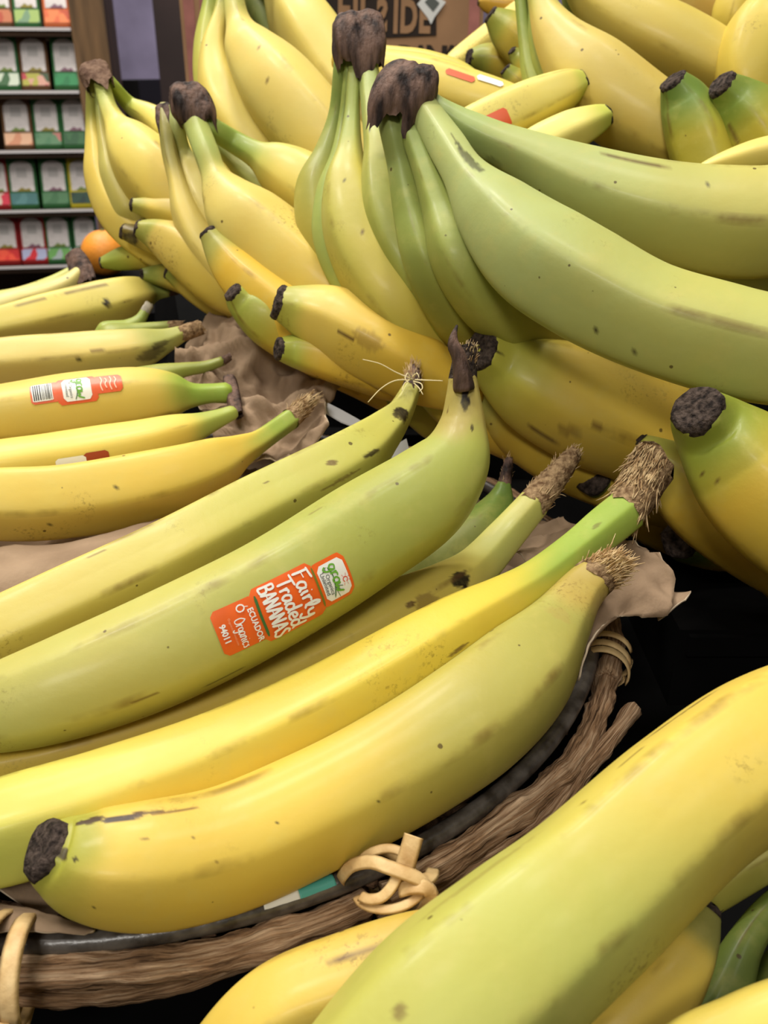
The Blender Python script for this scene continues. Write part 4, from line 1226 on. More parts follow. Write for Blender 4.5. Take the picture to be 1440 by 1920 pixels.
L4 = single('speckled yellow banana with brown crumbled stem behind the barcode banana',
    [(340, 626, 15, .50), (312, 638, 22, .497), (268, 652, 36, .492), (200, 664, 44, .486), (100, 674, 47, .478), (0, 682, 47, .47), (-110, 690, 40, .462), (-150, 692, 25, .46)],
    body=np.array((0.88, 0.78, 0.40)), stem=np.array((0.70, 0.70, 0.34)), stem_ext=0.2, n=110, m=45, facet=0.7, phase=0.05, cut=dict(to=(378, 614, .505), taper=.1, mat=M_CUT, fibres=30, flen=.6),
    marks=[(150, 676, 12, 10, 0, .9, K), (285, 665, 60, 30, 0, .45, K), (300, 645, 50, 14, 0, .4, K), (180, 660, 30, 4, 0, .5, BR1)])
L5 = single('yellow banana with a square black spot in the back of the basket',
    [(318, 548, 8, .568), (292, 548, 16, .565), (262, 553, 34, .56), (200, 570, 45, .552), (100, 592, 44, .54), (0, 612, 38, .53), (-100, 630, 32, .52), (-150, 640, 20, .515)],
    body=np.array((0.88, 0.80, 0.36)), stem=np.array((0.62, 0.66, 0.30)), stem_ext=0.12, n=100, m=45, facet=0.75, phase=-0.1, cut=dict(len=2.0, taper=.5, mat=M_CROWN),
    marks=[(201, 568, 17, 16, 0, 1.0, K), (160, 540, 100, 6, 0, .6, BR1), (60, 565, 60, 6, 0, .5, BR1)])
L7 = single('snapped green stem with pale torn end beside the black riser lip',
    [(318, 612, 10, .525), (290, 616, 12, .523), (255, 622, 16, .52), (200, 632, 22, .515)],
    body=np.array((0.58, 0.62, 0.26)), stem=None, n=40, m=20, cut=dict(to=(345, 610, .527), taper=.2, mat=M_CUT, fibres=16, flen=.8))
L8 = single('small green stem stub with pale torn top behind the speckled banana',
    [(272, 585, 9, .535), (262, 600, 11, .533), (240, 615, 16, .53), (195, 625, 20, .525)],
    body=np.array((0.60, 0.66, 0.28)), stem=None, n=40, m=20, cut=dict(to=(280, 570, .536), taper=.1, mat=simple('pale_torn', (0.78, 0.74, 0.66), 0.8, var=0.3, vscale=300)))
e, o6 = bunch('yellow-green bunch with dry brown crown at the far edge of the basket', P(60, 570, .60))
for cc, kw in (([(138, 508, 10, .612), (100, 530, 13, .608), (40, 554, 16, .60), (-40, 575, 22, .59), (-120, 600, 26, .58)], dict(body=np.array((0.76, 0.76, 0.36)))),
               ([(150, 512, 13, .605), (128, 532, 18, .60), (90, 552, 26, .595), (20, 575, 30, .585), (-80, 605, 30, .575)], dict(body=np.array((0.87, 0.80, 0.46)))),
               ([(142, 512, 8, .602), (135, 530, 9, .60), (132, 548, 10, .598), (120, 568, 16, .596)], dict(body=np.array((0.62, 0.66, 0.20))))):
    banana(cc, parent=e, origin=o6, stem=None, n=50, m=25, **kw)
crown(e, o6, [(138, 476, 16, .612), (146, 490, 19, .61), (156, 512, 20, .605), (166, 530, 15, .60)], flaps=((1.2, .4, .8),), wide=(1, 0, 0.3))

# ------------------------------------------------------------------ the pile
# big green bunch
e, o = bunch('large pale green bunch with dark dry crown, biggest of the pile', P(1050, 640, .39))
P5m = banana([(792, 202, 28, .400), (836, 272, 36, .391), (872, 330, 42, .382), (925, 400, 74, .375), (1000, 478, 100, .368), (1090, 535, 105, .362), (1210, 596, 101, .356), (1360, 642, 103, .35), (1500, 670, 96, .345), (1600, 680, 60, .342)],
    body=np.array((0.70, 0.74, 0.44)), body2=np.array((0.755, 0.75, 0.38)), stem=np.array((0.73, 0.77, 0.45)), stem_ext=0.2, n=150, m=70, facet=0.5, phase=0.95, parent=e, origin=o,
    marks=[(880, 300, 100, 22, 0, .55, (0.20, 0.19, 0.10)), (855, 262, 60, 8, 0, .5, (0.2, 0.19, 0.1)), (1115, 620, 7, 7, 0, .9, K), (1185, 660, 14, 8, 0, .6, K)])
banana([(822, 200, 18, .404), (870, 236, 30, .405), (930, 268, 38, .405), (990, 295, 47, .404), (1090, 345, 70, .402), (1180, 380, 84, .40), (1290, 408, 95, .398), (1400, 420, 100, .395), (1500, 410, 95, .392), (1580, 400, 60, .39)],
    body=np.array((0.725, 0.755, 0.43)), body2=np.array((0.785, 0.755, 0.375)), stem=np.array((0.69, 0.75, 0.42)), stem_ext=0.2, n=130, m=60, facet=0.45, phase=1.15, parent=e, origin=o,
    marks=[(1190, 305, 150, 5, 0, .7, BR1), (930, 305, 40, 20, 0, .3, (0.3, 0.3, 0.15)), (1330, 345, 20, 4, 70, .6, K)])
banana([(768, 235, 22, .402), (795, 310, 24, .396), (826, 390, 36, .392), (862, 478, 56, .388), (920, 560, 64, .398), (1000, 625, 60, .42), (1090, 680, 45, .45)],
    body=np.array((0.62, 0.66, 0.30)), body2=np.array((0.70, 0.66, 0.27)), stem=np.array((0.61, 0.67, 0.33)), n=100, m=50, facet=0.5, phase=0.4, parent=e, origin=o)
banana([(735, 240, 24, .404), (752, 310, 26, .408), (772, 400, 34, .405), (800, 490, 44, .402), (845, 570, 50, .415), (910, 650, 48, .442), (970, 700, 30, .46)],
    body=np.array((0.56, 0.61, 0.27)), body2=np.array((0.72, 0.66, 0.25)), stem=np.array((0.60, 0.65, 0.34)), n=100, m=50, facet=0.5, phase=0.1, parent=e, origin=o)
banana([(760, 215, 14, .42), (880, 300, 20, .43), (1010, 380, 45, .435), (1200, 470, 70, .432), (1380, 520, 70, .428), (1500, 530, 50, .425)],
    body=np.array((0.74, 0.72, 0.33)), stem=DGR, n=70, m=30, parent=e, origin=o)
crown(e, o, [(770, 140, 50, .400), (764, 160, 58, .399), (752, 185, 56, .399), (746, 208, 47, .400)], flaps=((0.95, 1.15, 0.38), (1.45, .25, .5), (2.5, 1.1, 0.9)), flat=0.62, wide=(1, 0, 0.35), seed=4.1)

# green bunch beside it
e, o = bunch('green to yellow bunch with tall dark crown, next to the biggest green bunch', P(760, 640, .45))
banana([(664, 130, 13, .450), (660, 215, 15, .448), (655, 285, 26, .444), (652, 345, 46, .44), (664, 420, 63, .436), (702, 505, 70, .432), (765, 590, 73, .434), (840, 668, 66, .455), (900, 730, 45, .475)],
    body=np.array((0.80, 0.75, 0.32)), body2=np.array((0.83, 0.735, 0.26)), stem=np.array((0.66, 0.71, 0.35)), stem_ext=0.24, n=130, m=60, facet=0.4, phase=0.5, parent=e, origin=o, green=(1.3, 2, .6, np.array((0.64, 0.68, 0.32))),
    marks=[(680, 438, 12, 12, 0, .7, BR1), (692, 590, 8, 5, 0, .7, K), (605, 375, 14, 5, 0, .6, K), (648, 338, 10, 6, 0, .6, K)])
banana([(692, 135, 20, .450), (699, 225, 20, .438), (708, 280, 27, .432), (712, 335, 36, .428), (724, 400, 46, .425), (752, 465, 52, .424), (800, 540, 50, .424), (860, 610, 40, .424)],
    body=np.array((0.72, 0.72, 0.33)), body2=np.array((0.66, 0.67, 0.27)), stem=np.array((0.70, 0.74, 0.40)), stem_ext=0.3, n=100, m=50, facet=0.6, phase=0.35, parent=e, origin=o, marks=[(692, 245, 14, 6, 0, .7, K)])
banana([(642, 120, 16, .455), (632, 215, 16, .464), (614, 285, 24, .464), (594, 350, 38, .462), (600, 425, 42, .46), (640, 505, 40, .458), (700, 585, 30, .456)],
    body=np.array((0.60, 0.62, 0.28)), body2=np.array((0.75, 0.68, 0.26)), stem=np.array((0.56, 0.64, 0.30)), stem_ext=0.3, n=90, m=45, parent=e, origin=o)
banana([(654, 125, 9, .452), (645, 215, 9, .458), (634, 290, 14, .455), (615, 360, 22, .452), (620, 440, 34, .449), (655, 520, 38, .446), (710, 600, 30, .443)],
    body=np.array((0.63, 0.68, 0.32)), stem=np.array((0.64, 0.71, 0.34)), n=90, m=45, parent=e, origin=o)
crown(e, o, [(672, 44, 46, .452), (673, 62, 51, .450), (674, 92, 49, .449), (677, 124, 40, .450)], flaps=((1.45, 1.45, 0.55), (0.5, .25, .5)), flat=0.62, seed=2.35)

# yellow bunch with leaning dark crown
e, o = bunch('yellow bunch with leaning dark brown crown and pointed dry flap', P(480, 480, .50))
banana([(366, 232, 23, .497), (386, 285, 24, .488), (402, 328, 26, .485), (420, 362, 44, .482), (452, 405, 68, .479), (510, 458, 78, .476), (580, 522, 80, .472), (660, 590, 66, .468), (730, 640, 40, .465)],
    body=np.array((0.90, 0.80, 0.40)), body2=np.array((0.90, 0.775, 0.31)), stem=np.array((0.69, 0.73, 0.37)), stem_ext=0.26, n=120, m=55, facet=0.35, phase=0.75, parent=e, origin=o, green=(1.5, 3, .4, GRN))
banana([(394, 238, 20, .501), (440, 266, 21, .508), (482, 290, 26, .506), (512, 308, 44, .505), (550, 332, 58, .504), (612, 374, 63, .50), (690, 430, 55, .498), (750, 480, 35, .495)],
    body=np.array((0.91, 0.82, 0.38)), stem=np.array((0.58, 0.66, 0.26)), stem_ext=0.34, n=100, m=50, facet=0.4, phase=0.3, parent=e, origin=o)
banana([(332, 235, 14, .510), (342, 285, 18, .52), (362, 335, 36, .52), (392, 395, 52, .518), (440, 455, 50, .516), (500, 510, 40, .514)],
    body=np.array((0.91, 0.83, 0.45)), stem=np.array((0.72, 0.74, 0.42)), stem_ext=0.25, n=80, m=40, parent=e, origin=o)
banana([(312, 235, 15, .512), (318, 285, 15, .51), (333, 340, 18, .508), (350, 400, 28, .506), (380, 460, 34, .504), (430, 520, 30, .502)],
    body=np.array((0.88, 0.78, 0.38)), stem=np.array((0.60, 0.57, 0.28)), stem_ext=0.34, n=80, m=40, parent=e, origin=o)
banana([(400, 262, 12, .53), (450, 315, 17, .53), (500, 365, 30, .53), (560, 430, 40, .53)],
    body=np.array((0.62, 0.62, 0.27)), stem=np.array((0.55, 0.60, 0.26)), n=60, m=30, parent=e, origin=o)
crown(e, o, [(349, 172, 33, .50), (357, 190, 38, .498), (366, 212, 37, .497), (371, 228, 31, .498)], flaps=((1.5, 1.25, .5), (0.5, 1.0, .45)), flat=0.66, seed=7.2, wide=(1, 0, -0.55))
crown(e, o, [(306, 202, 15, .515), (312, 222, 19, .514), (316, 252, 17, .512)], flaps=((2.4, .5, .8),), flat=0.8, seed=1.2, wide=(1, 0, 0.2))

# far left yellow bunch
e, o = bunch('plump pale yellow bunch with light brown crown in front of the seed rack', P(280, 430, .57))
banana([(192, 165, 15, .563), (204, 205, 17, .557), (219, 234, 25, .555), (240, 264, 46, .553), (272, 308, 64, .55), (320, 362, 68, .547), (385, 425, 60, .544), (440, 480, 40, .54)],
    body=np.array((0.92, 0.83, 0.38)), body2=YEL, stem=np.array((0.70, 0.73, 0.35)), stem_ext=0.24, n=100, m=50, facet=0.4, phase=0.55, parent=e, origin=o)
banana([(174, 160, 12, .567), (174, 225, 13, .573), (180, 275, 20, .57), (190, 330, 31, .568), (222, 400, 38, .565), (275, 455, 36, .562), (330, 500, 22, .56)],
    body=np.array((0.90, 0.78, 0.33)), stem=np.array((0.66, 0.66, 0.28)), stem_ext=0.3, n=80, m=40, parent=e, origin=o)
banana([(184, 165, 8, .567), (190, 225, 9, .565), (200, 275, 16, .562), (215, 330, 28, .56), (250, 400, 34, .558)],
    body=np.array((0.80, 0.74, 0.35)), stem=np.array((0.66, 0.70, 0.35)), stem_ext=0.35, n=70, m=35, parent=e, origin=o)
banana([(210, 158, 12, .570), (242, 195, 15, .583), (280, 218, 24, .58), (330, 255, 40, .578), (390, 310, 42, .575), (440, 360, 30, .57)],
    body=np.array((0.93, 0.84, 0.36)), stem=np.array((0.66, 0.74, 0.27)), stem_ext=0.3, n=80, m=40, parent=e, origin=o)
crown(e, o, [(176, 128, 25, .566), (180, 142, 28, .564), (188, 162, 26, .561)], flaps=((1.2, 1.0, .6),), flat=0.7, seed=3.3,
      mat=simple('light_crown', (0.50, 0.40, 0.33), 0.85, 0.15, var=1, vscale=240, c2=(0.34, 0.25, 0.20), bump=0.6, bscale=400))

# upper bunch, stems out of the frame
e, o = bunch('pale yellow bunch standing in front of the cardboard box, its stems reaching high', P(560, 260, .57))
banana([(436, -60, 20, .56), (440, 10, 20, .556), (449, 48, 26, .554), (468, 90, 49, .55), (508, 146, 71, .546), (560, 212, 77, .54), (632, 290, 72, .536), (700, 350, 50, .533)],
    body=np.array((0.92, 0.815, 0.41)), stem=np.array((0.74, 0.75, 0.37)), stem_ext=0.24, n=110, m=55, facet=0.35, phase=0.7, parent=e, origin=o, green=(1.4, 3, .35, GRN), marks=[(485, 92, 7, 5, 0, .6, BR1), (502, 147, 7, 5, 0, .7, BR1)])
banana([(424, -60, 13, .575), (416, 20, 15, .573), (402, 95, 27, .57), (414, 170, 42, .566), (452, 240, 50, .562), (510, 310, 45, .558)],
    body=np.array((0.90, 0.80, 0.37)), stem=np.array((0.70, 0.73, 0.34)), stem_ext=0.3, n=90, m=45, parent=e, origin=o)
banana([(408, -60, 14, .59), (398, 15, 20, .588), (388, 90, 25, .585), (394, 165, 28, .582), (420, 240, 30, .58)],
    body=np.array((0.78, 0.77, 0.33)), stem=np.array((0.66, 0.72, 0.28)), stem_ext=0.4, n=80, m=40, parent=e, origin=o)
banana([(470, -90, 18, .60), (515, -35, 30, .598), (560, 35, 58, .594), (610, 115, 68, .59), (670, 200, 68, .586), (740, 280, 50, .582)],
    body=np.array((0.91, 0.82, 0.40)), stem=np.array((0.70, 0.76, 0.34)), stem_ext=0.2, n=100, m=50, facet=0.5, phase=0.1, parent=e, origin=o)
banana([(455, -60, 15, .61), (490, 30, 32, .61), (540, 120, 45, .61), (600, 220, 45, .608)],
    body=np.array((0.50, 0.54, 0.20)), stem=np.array((0.48, 0.54, 0.2)), n=70, m=35, parent=e, origin=o)
crown(e, o, [(430, -110, 40, .575), (435, -80, 52, .575), (440, -40, 40, .575)], flat=0.7)

# fingers pointing left, under the leaning-crown bunch
e, o = bunch('yellow fingers with dark tips pointing left over the kraft paper', P(600, 690, .46))
for cc, kw in (
    ([(700, 700, 40, .45), (600, 630, 58, .458), (520, 575, 56, .462), (450, 515, 46, .466), (408, 462, 29, .47), (389, 436, 17, .472)], dict(tipcap=.8, tip=OLV, phase=.2)),
    ([(740, 740, 40, .48), (640, 685, 46, .472), (560, 636, 52, .465), (497, 598, 48, .46), (455, 566, 33, .458), (437, 548, 19, .457)], dict(tipcap=.8, tip=np.array((0.62, 0.64, 0.22)), phase=.5, tip_ext=.3)),
    ([(880, 740, 40, .432), (790, 695, 66, .432), (700, 645, 73, .432), (625, 605, 66, .434), (562, 582, 48, .436), (522, 568, 31, .437)], dict(tipcap=.75, face=.6, tip=np.array((0.72, 0.70, 0.26)), phase=.1, tip_ext=.16, body2=np.array((0.90, 0.77, 0.32)), marks=[(650, 630, 44, 7, 0, .8, BR1), (690, 640, 60, 40, 0, .25, BR1)])),
    ([(830, 730, 30, .444), (760, 716, 42, .441), (680, 692, 44, .438), (605, 670, 40, .437), (552, 658, 31, .437), (524, 655, 21, .437)], dict(tipcap=.9, tip=np.array((0.68, 0.70, 0.24)), phase=.6, tip_ext=.2)),
):
    banana(cc, body=kw.pop('body', GOLD), stem=None, n=150, m=75, parent=e, origin=o, **kw)

e, o = bunch('small shaded fingers with dark tips below the plump pale bunch, near the orange', P(330, 520, .55))
for cc, kw in (
    ([(430, 450, 30, .525), (345, 408, 32, .53), (285, 392, 22, .534), (248, 384, 12, .536)], dict(phase=.0, tip=np.array((0.68, 0.66, 0.26)))),
    ([(340, 470, 25, .54), (280, 450, 24, .544), (232, 434, 15, .547)], dict(tip=np.array((0.45, 0.38, 0.12)), tip_ext=.5, phase=.3, marks=[(245, 445, 40, 22, 0, .8, K)])),
    ([(480, 575, 40, .515), (415, 525, 56, .512), (345, 470, 50, .515), (290, 440, 30, .52), (258, 429, 16, .522)], dict(tip=np.array((0.62, 0.62, 0.24)), phase=.4, body2=np.array((0.82, 0.70, 0.30)))),
    ([(340, 475, 32, .565), (270, 478, 28, .57), (218, 488, 19, .573), (190, 493, 10, .575)], dict(tip=np.array((0.62, 0.66, 0.24)), tip_ext=.5, phase=.1)),
    ([(400, 540, 36, .55), (330, 520, 27, .555), (285, 515, 17, .558), (266, 515, 12, .559)], dict(tip=np.array((0.58, 0.62, 0.24)), tip_ext=.4, phase=.7)),
    ([(470, 600, 26, .535), (425, 570, 36, .54), (372, 540, 32, .545), (320, 508, 18, .55)], dict(tip=np.array((0.55, 0.58, 0.2)), phase=.2)),
):
    banana(cc, body=np.array((0.86, 0.74, 0.28)), stem=None, n=70, m=35, tipcap=.8, parent=e, origin=o, **kw)

# yellow bananas behind the green bunch
e, o = bunch('pale yellow bananas with red and white stickers behind the big green bunch', P(900, 250, .52))
Y1b = banana([(640, 110, 25, .55), (720, 140, 44, .545), (800, 160, 52, .54), (880, 185, 52, .535), (960, 208, 45, .53), (1040, 250, 30, .525)], body=np.array((0.93, 0.82, 0.36)), stem=None, n=80, m=40, parent=e, origin=o)
banana([(640, 95, 15, .585), (720, 112, 26, .58), (800, 124, 28, .575), (865, 142, 24, .57), (908, 160, 10, .568)], body=np.array((0.88, 0.79, 0.33)), stem=None, tip=LIME, n=60, m=30, parent=e, origin=o)
Y2 = banana([(800, 300, 35, .485), (870, 258, 48, .485), (945, 222, 52, .484), (1015, 188, 46, .483), (1062, 166, 36, .482), (1090, 154, 22, .482)], body=np.array((0.95, 0.87, 0.42)), stem=None, tip=LIME, tip_ext=.08, n=80, m=40, parent=e, origin=o, facet=.6, phase=.3, tipcap=0.5, face=-0.5)
banana([(940, 320, 35, .475), (1010, 280, 42, .475), (1070, 247, 38, .474), (1115, 226, 28, .473), (1137, 216, 19, .473)], body=np.array((0.95, 0.88, 0.45)), stem=None, tip=LIME, tip_ext=.2, n=70, m=35, parent=e, origin=o, facet=.7, phase=.0, tipcap=0.5, face=-0.5)

# upper right bunch
e, o = bunch('deep yellow bunch with green stems at the top of the pile', P(1220, 290, .51))
banana([(1000, -70, 18, .51), (1016, 5, 26, .507), (1044, 65, 46, .504), (1105, 138, 76, .50), (1185, 205, 80, .496), (1270, 262, 72, .492), (1350, 310, 50, .49)],
    body=np.array((0.89, 0.785, 0.40)), body2=np.array((0.84, 0.72, 0.31)), stem=np.array((0.64, 0.70, 0.30)), stem_ext=0.24, n=100, m=50, facet=.35, phase=.4, parent=e, origin=o)
banana([(1070, -80, 24, .54), (1098, -20, 38, .537), (1165, 35, 60, .533), (1260, 85, 70, .53), (1350, 130, 62, .526), (1420, 170, 40, .523)],
    body=np.array((0.84, 0.74, 0.32)), stem=np.array((0.66, 0.70, 0.28)), stem_ext=0.22, n=90, m=45, facet=.4, phase=.1, parent=e, origin=o)
banana([(968, -70, 11, .53), (978, 10, 12, .53), (986, 80, 14, .528), (998, 140, 20, .526), (1030, 210, 30, .524), (1080, 270, 30, .522)], body=np.array((0.64, 0.68, 0.30)), stem=np.array((0.56, 0.62, 0.25)), stem_ext=.5, n=70, m=35, parent=e, origin=o)
banana([(988, -70, 9, .52), (1000, 10, 10, .52), (1004, 70, 13, .52), (1020, 130, 18, .52), (1060, 200, 25, .52)], body=np.array((0.66, 0.70, 0.32)), stem=np.array((0.62, 0.68, 0.3)), stem_ext=.5, n=60, m=30, parent=e, origin=o)
banana([(1060, -60, 14, .56), (1090, 20, 30, .56), (1160, 100, 45, .56)], body=np.array((0.42, 0.48, 0.15)), stem=None, n=50, m=25, parent=e, origin=o)
crown(e, o, [(1010, -130, 40, .53), (1012, -100, 55, .53), (1015, -55, 42, .53)], flat=0.7)
e, o = bunch('shadowed golden bananas behind the green-stemmed top bunch, white sticker', P(1300, 60, .60))
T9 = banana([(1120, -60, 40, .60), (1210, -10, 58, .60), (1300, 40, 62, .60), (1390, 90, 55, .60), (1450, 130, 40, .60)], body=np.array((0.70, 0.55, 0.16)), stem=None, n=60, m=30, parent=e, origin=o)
e, o = bunch('glossy golden bananas cut by the frame beside the two green tips', P(1420, 160, .52))
banana([(1480, -100, 40, .55), (1420, -30, 50, .55), (1385, 20, 46, .55), (1372, 55, 36, .55)], body=np.array((0.85, 0.74, 0.26)), stem=None, n=60, m=30, parent=e, origin=o)
banana([(1540, -60, 50, .51), (1470, 20, 68, .51), (1420, 90, 72, .508), (1408, 150, 62, .506), (1430, 200, 45, .505)], body=np.array((0.86, 0.75, 0.27)), stem=None, n=70, m=35, facet=.6, parent=e, origin=o)
e, o = bunch('pair of green-tipped bananas standing tips up beside the big green bunch', P(1360, 330, .46))
banana([(1370, 400, 50, .465), (1330, 320, 60, .465), (1305, 245, 60, .465), (1282, 190, 46, .465), (1262, 152, 26, .465)], body=np.array((0.72, 0.66, 0.18)), stem=None, tip=DGR, tip_ext=.36, tipcap=.7, n=80, m=45, facet=.5, phase=.5, parent=e, origin=o)
banana([(1500, 360, 50, .455), (1450, 290, 64, .455), (1410, 228, 62, .455), (1375, 186, 46, .455), (1352, 158, 27, .455)], body=np.array((0.74, 0.68, 0.2)), stem=None, tip=np.array((0.48, 0.56, 0.18)), tip_ext=.36, tipcap=.7, n=80, m=45, facet=.5, phase=.2, parent=e, origin=o, marks=[(1375, 250, 60, 10, 0, .6, BR1)])
sg = single('slim pale yellow banana lying over the big green bunch', [(1560, 262, 24, .432), (1480, 278, 29, .432), (1410, 292, 27, .432), (1350, 306, 17, .432), (1312, 316, 7, .432)], group=None, body=np.array((0.93, 0.84, 0.42)), stem=None, n=60, m=30)
e, o = bunch('small far bananas with black tips beside the cardboard box', P(930, 140, .62))
for cc in ([(1030, 130, 35, .60), (980, 85, 42, .60), (945, 52, 34, .60), (920, 28, 16, .60)], [(1010, 140, 30, .62), (960, 125, 34, .62), (910, 112, 28, .62), (880, 108, 15, .62)],
           [(1020, 170, 20, .585), (990, 130, 24, .585), (968, 105, 15, .585), (960, 95, 9, .585)], [(1000, 180, 20, .58), (965, 150, 22, .58), (948, 130, 12, .58)]):
    banana(cc, body=np.array((0.84, 0.73, 0.24)), stem=None, tip=np.array((0.60, 0.62, 0.22)), tip_ext=.3, tipcap=.7, n=50, m=25, parent=e, origin=o)
e, o = bunch('pale banana fingers leaning on the cardboard box behind the small dark tips', P(900, 110, .68))
banana([(990, 10, 20, .69), (940, 55, 26, .685), (890, 95, 26, .68), (850, 125, 22, .675)], body=np.array((0.93, 0.84, 0.40)), stem=None, n=50, m=25, parent=e, origin=o)
banana([(1010, -30, 20, .70), (960, 10, 24, .70), (910, 5, 16, .70)], body=np.array((0.80, 0.62, 0.2)), stem=None, n=50, m=25, parent=e, origin=o)

# yellow bananas under the green bunches, at the basket's right
e, o = bunch('golden bananas with black tips lying under the big green bunch, behind the basket stems', P(1050, 860, .44))
banana([(1620, 960, 26, .43), (1520, 940, 60, .43), (1420, 900, 80, .43), (1310, 845, 96, .428), (1190, 795, 108, .424), (1085, 752, 108, .42), (1000, 715, 92, .416), (935, 676, 62, .413), (900, 655, 40, .411)],
    body=GOLD, body2=np.array((0.90, 0.76, 0.27)), stem=None, tip=np.array((0.76, 0.74, 0.26)), tip_ext=.18, tipcap=.5, n=120, m=60, facet=.5, phase=-.25, parent=e, origin=o,
    marks=[(1020, 815, 110, 12, -8, .7, BR1), (1070, 805, 50, 30, 0, .3, BR1), (1120, 800, 30, 8, 10, .5, BR1), (1075, 855, 40, 26, 0, .8, BR1), (938, 660, 20, 6, 0, .7, K)])
banana([(1300, 960, 50, .45), (1180, 905, 66, .448), (1070, 855, 70, .446), (980, 800, 64, .444), (930, 750, 50, .442), (900, 700, 30, .44)], body=np.array((0.82, 0.68, 0.20)), stem=None, tip=OLV, tipcap=.7, n=80, m=40, parent=e, origin=o)
banana([(1010, 830, 55, .452), (930, 790, 62, .45), (865, 758, 58, .448), (815, 728, 42, .446), (785, 704, 26, .445)], body=GOLD, stem=None, tip=np.array((0.70, 0.72, 0.26)), tip_ext=.3, tipcap=.8, n=70, m=40, parent=e, origin=o)
banana([(870, 830, 36, .475), (800, 775, 40, .474), (750, 735, 34, .473), (722, 708, 21, .472)], body=np.array((0.72, 0.66, 0.2)), stem=None, tip=np.array((0.58, 0.62, 0.2)), tip_ext=.5, tipcap=.8, n=60, m=35, parent=e, origin=o)
e, o = bunch('yellow fingers with a big black tip hanging over the dark table', P(1400, 960, .36))
banana([(1830, 1180, 30, .335), (1740, 1140, 66, .335), (1640, 1080, 100, .335), (1540, 1010, 116, .335), (1450, 935, 120, .335), (1380, 858, 104, .336), (1330, 800, 72, .337), (1306, 770, 50, .338)],
    body=np.array((0.91, 0.76, 0.24)), stem=None, tip=np.array((0.56, 0.60, 0.18)), tip_ext=.22, tipcap=.7, face=1.1, n=110, m=60, facet=.4, phase=.3, parent=e, origin=o, marks=[(1320, 890, 18, 6, 50, .85, BR1), (1345, 905, 9, 5, 0, .6, BR1)])
banana([(1640, 1140, 24, .385), (1560, 1110, 50, .385), (1480, 1060, 70, .385), (1380, 990, 80, .385), (1300, 925, 76, .385), (1245, 870, 52, .385), (1215, 838, 26, .385)], body=GOLD, stem=None, tip=np.array((0.84, 0.82, 0.34)), tip_ext=.22, n=80, m=40, parent=e, origin=o)
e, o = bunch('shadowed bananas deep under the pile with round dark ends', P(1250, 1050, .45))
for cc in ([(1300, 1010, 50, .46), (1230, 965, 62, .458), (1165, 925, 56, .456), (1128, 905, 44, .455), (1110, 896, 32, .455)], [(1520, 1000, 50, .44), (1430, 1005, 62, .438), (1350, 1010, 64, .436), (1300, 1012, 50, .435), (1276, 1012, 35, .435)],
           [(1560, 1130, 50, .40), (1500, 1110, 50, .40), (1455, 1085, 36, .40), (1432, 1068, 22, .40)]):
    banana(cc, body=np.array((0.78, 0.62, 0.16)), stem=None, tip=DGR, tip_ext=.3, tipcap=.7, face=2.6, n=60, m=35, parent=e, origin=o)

# ------------------------------------------------------------------ bananas in front of the basket
F1 = single('huge yellow-green banana lying diagonally in front of the basket', [(540, 2180, 120, .186), (650, 2085, 155, .190), (826, 1911, 178, .198), (987, 1772, 167, .206), (1108, 1671, 154, .214), (1296, 1499, 143, .226), (1455, 1388, 138, .236), (1570, 1330, 110, .244), (1640, 1310, 60, .25)],
    group='bananas in front of the basket', body=np.array((0.77, 0.76, 0.34)), body2=np.array((0.93, 0.79, 0.30)), stem=None, n=HN, m=HM, facet=.62, phase=.55,
    marks=[(1270, 1345, 200, 14, 4, .7, BR1), (1180, 1420, 90, 8, 4, .5, BR1), (900, 1640, 320, 26, 0, .22, (0.45, 0.34, 0.14)), (745, 1896, 34, 26, 0, .5, (0.4, 0.28, 0.12)), (1095, 1505, 14, 7, 0, .6, BR1)])
F2 = single('golden banana lying below the basket rim, wrinkled near its neck', [(350, 2080, 60, .222), (430, 1985, 82, .224), (530, 1898, 92, .226), (650, 1850, 96, .228), (800, 1808, 96, .23), (950, 1780, 80, .232)], group='bananas in front of the basket',
    body=np.array((0.90, 0.765, 0.30)), body2=np.array((0.80, 0.66, 0.24)), stem=None, n=100, m=50, facet=.5, phase=.1, marks=[(690, 1782, 140, 6, 0, .5, BR1), (640, 1800, 120, 5, 5, .35, BR1)])
e, o = bunch('bananas with dull green stems at the front corner, half under the diagonal one', P(1250, 1900, .225))
banana([(1328, 1712, 26, .238), (1302, 1756, 50, .235), (1245, 1838, 76, .23), (1150, 1940, 86, .226), (1050, 2040, 70, .222)], body=np.array((0.88, 0.75, 0.28)), stem=np.array((0.60, 0.58, 0.26)), stem_ext=.16, n=80, m=40, parent=e, origin=o, cut=dict(len=.6, taper=.3, mat=M_TIP))
banana([(1500, 1660, 26, .258), (1440, 1712, 28, .255), (1396, 1775, 34, .25), (1360, 1860, 48, .245), (1310, 1960, 55, .24), (1240, 2060, 45, .235)], body=np.array((0.46, 0.53, 0.20)), stem=np.array((0.45, 0.55, 0.2)), n=80, m=40, parent=e, origin=o)
banana([(1540, 1740, 24, .262), (1470, 1800, 30, .258), (1430, 1880, 40, .255), (1400, 1980, 45, .25)], body=np.array((0.44, 0.52, 0.2)), stem=None, n=60, m=30, parent=e, origin=o)
single('dull yellow-green banana under the diagonal one beside the dark gap', [(1230, 1720, 36, .262), (1310, 1668, 50, .262), (1400, 1612, 52, .262), (1500, 1560, 46, .262)], group='bananas in front of the basket', body=np.array((0.70, 0.66, 0.26)), stem=None, n=60, m=35)
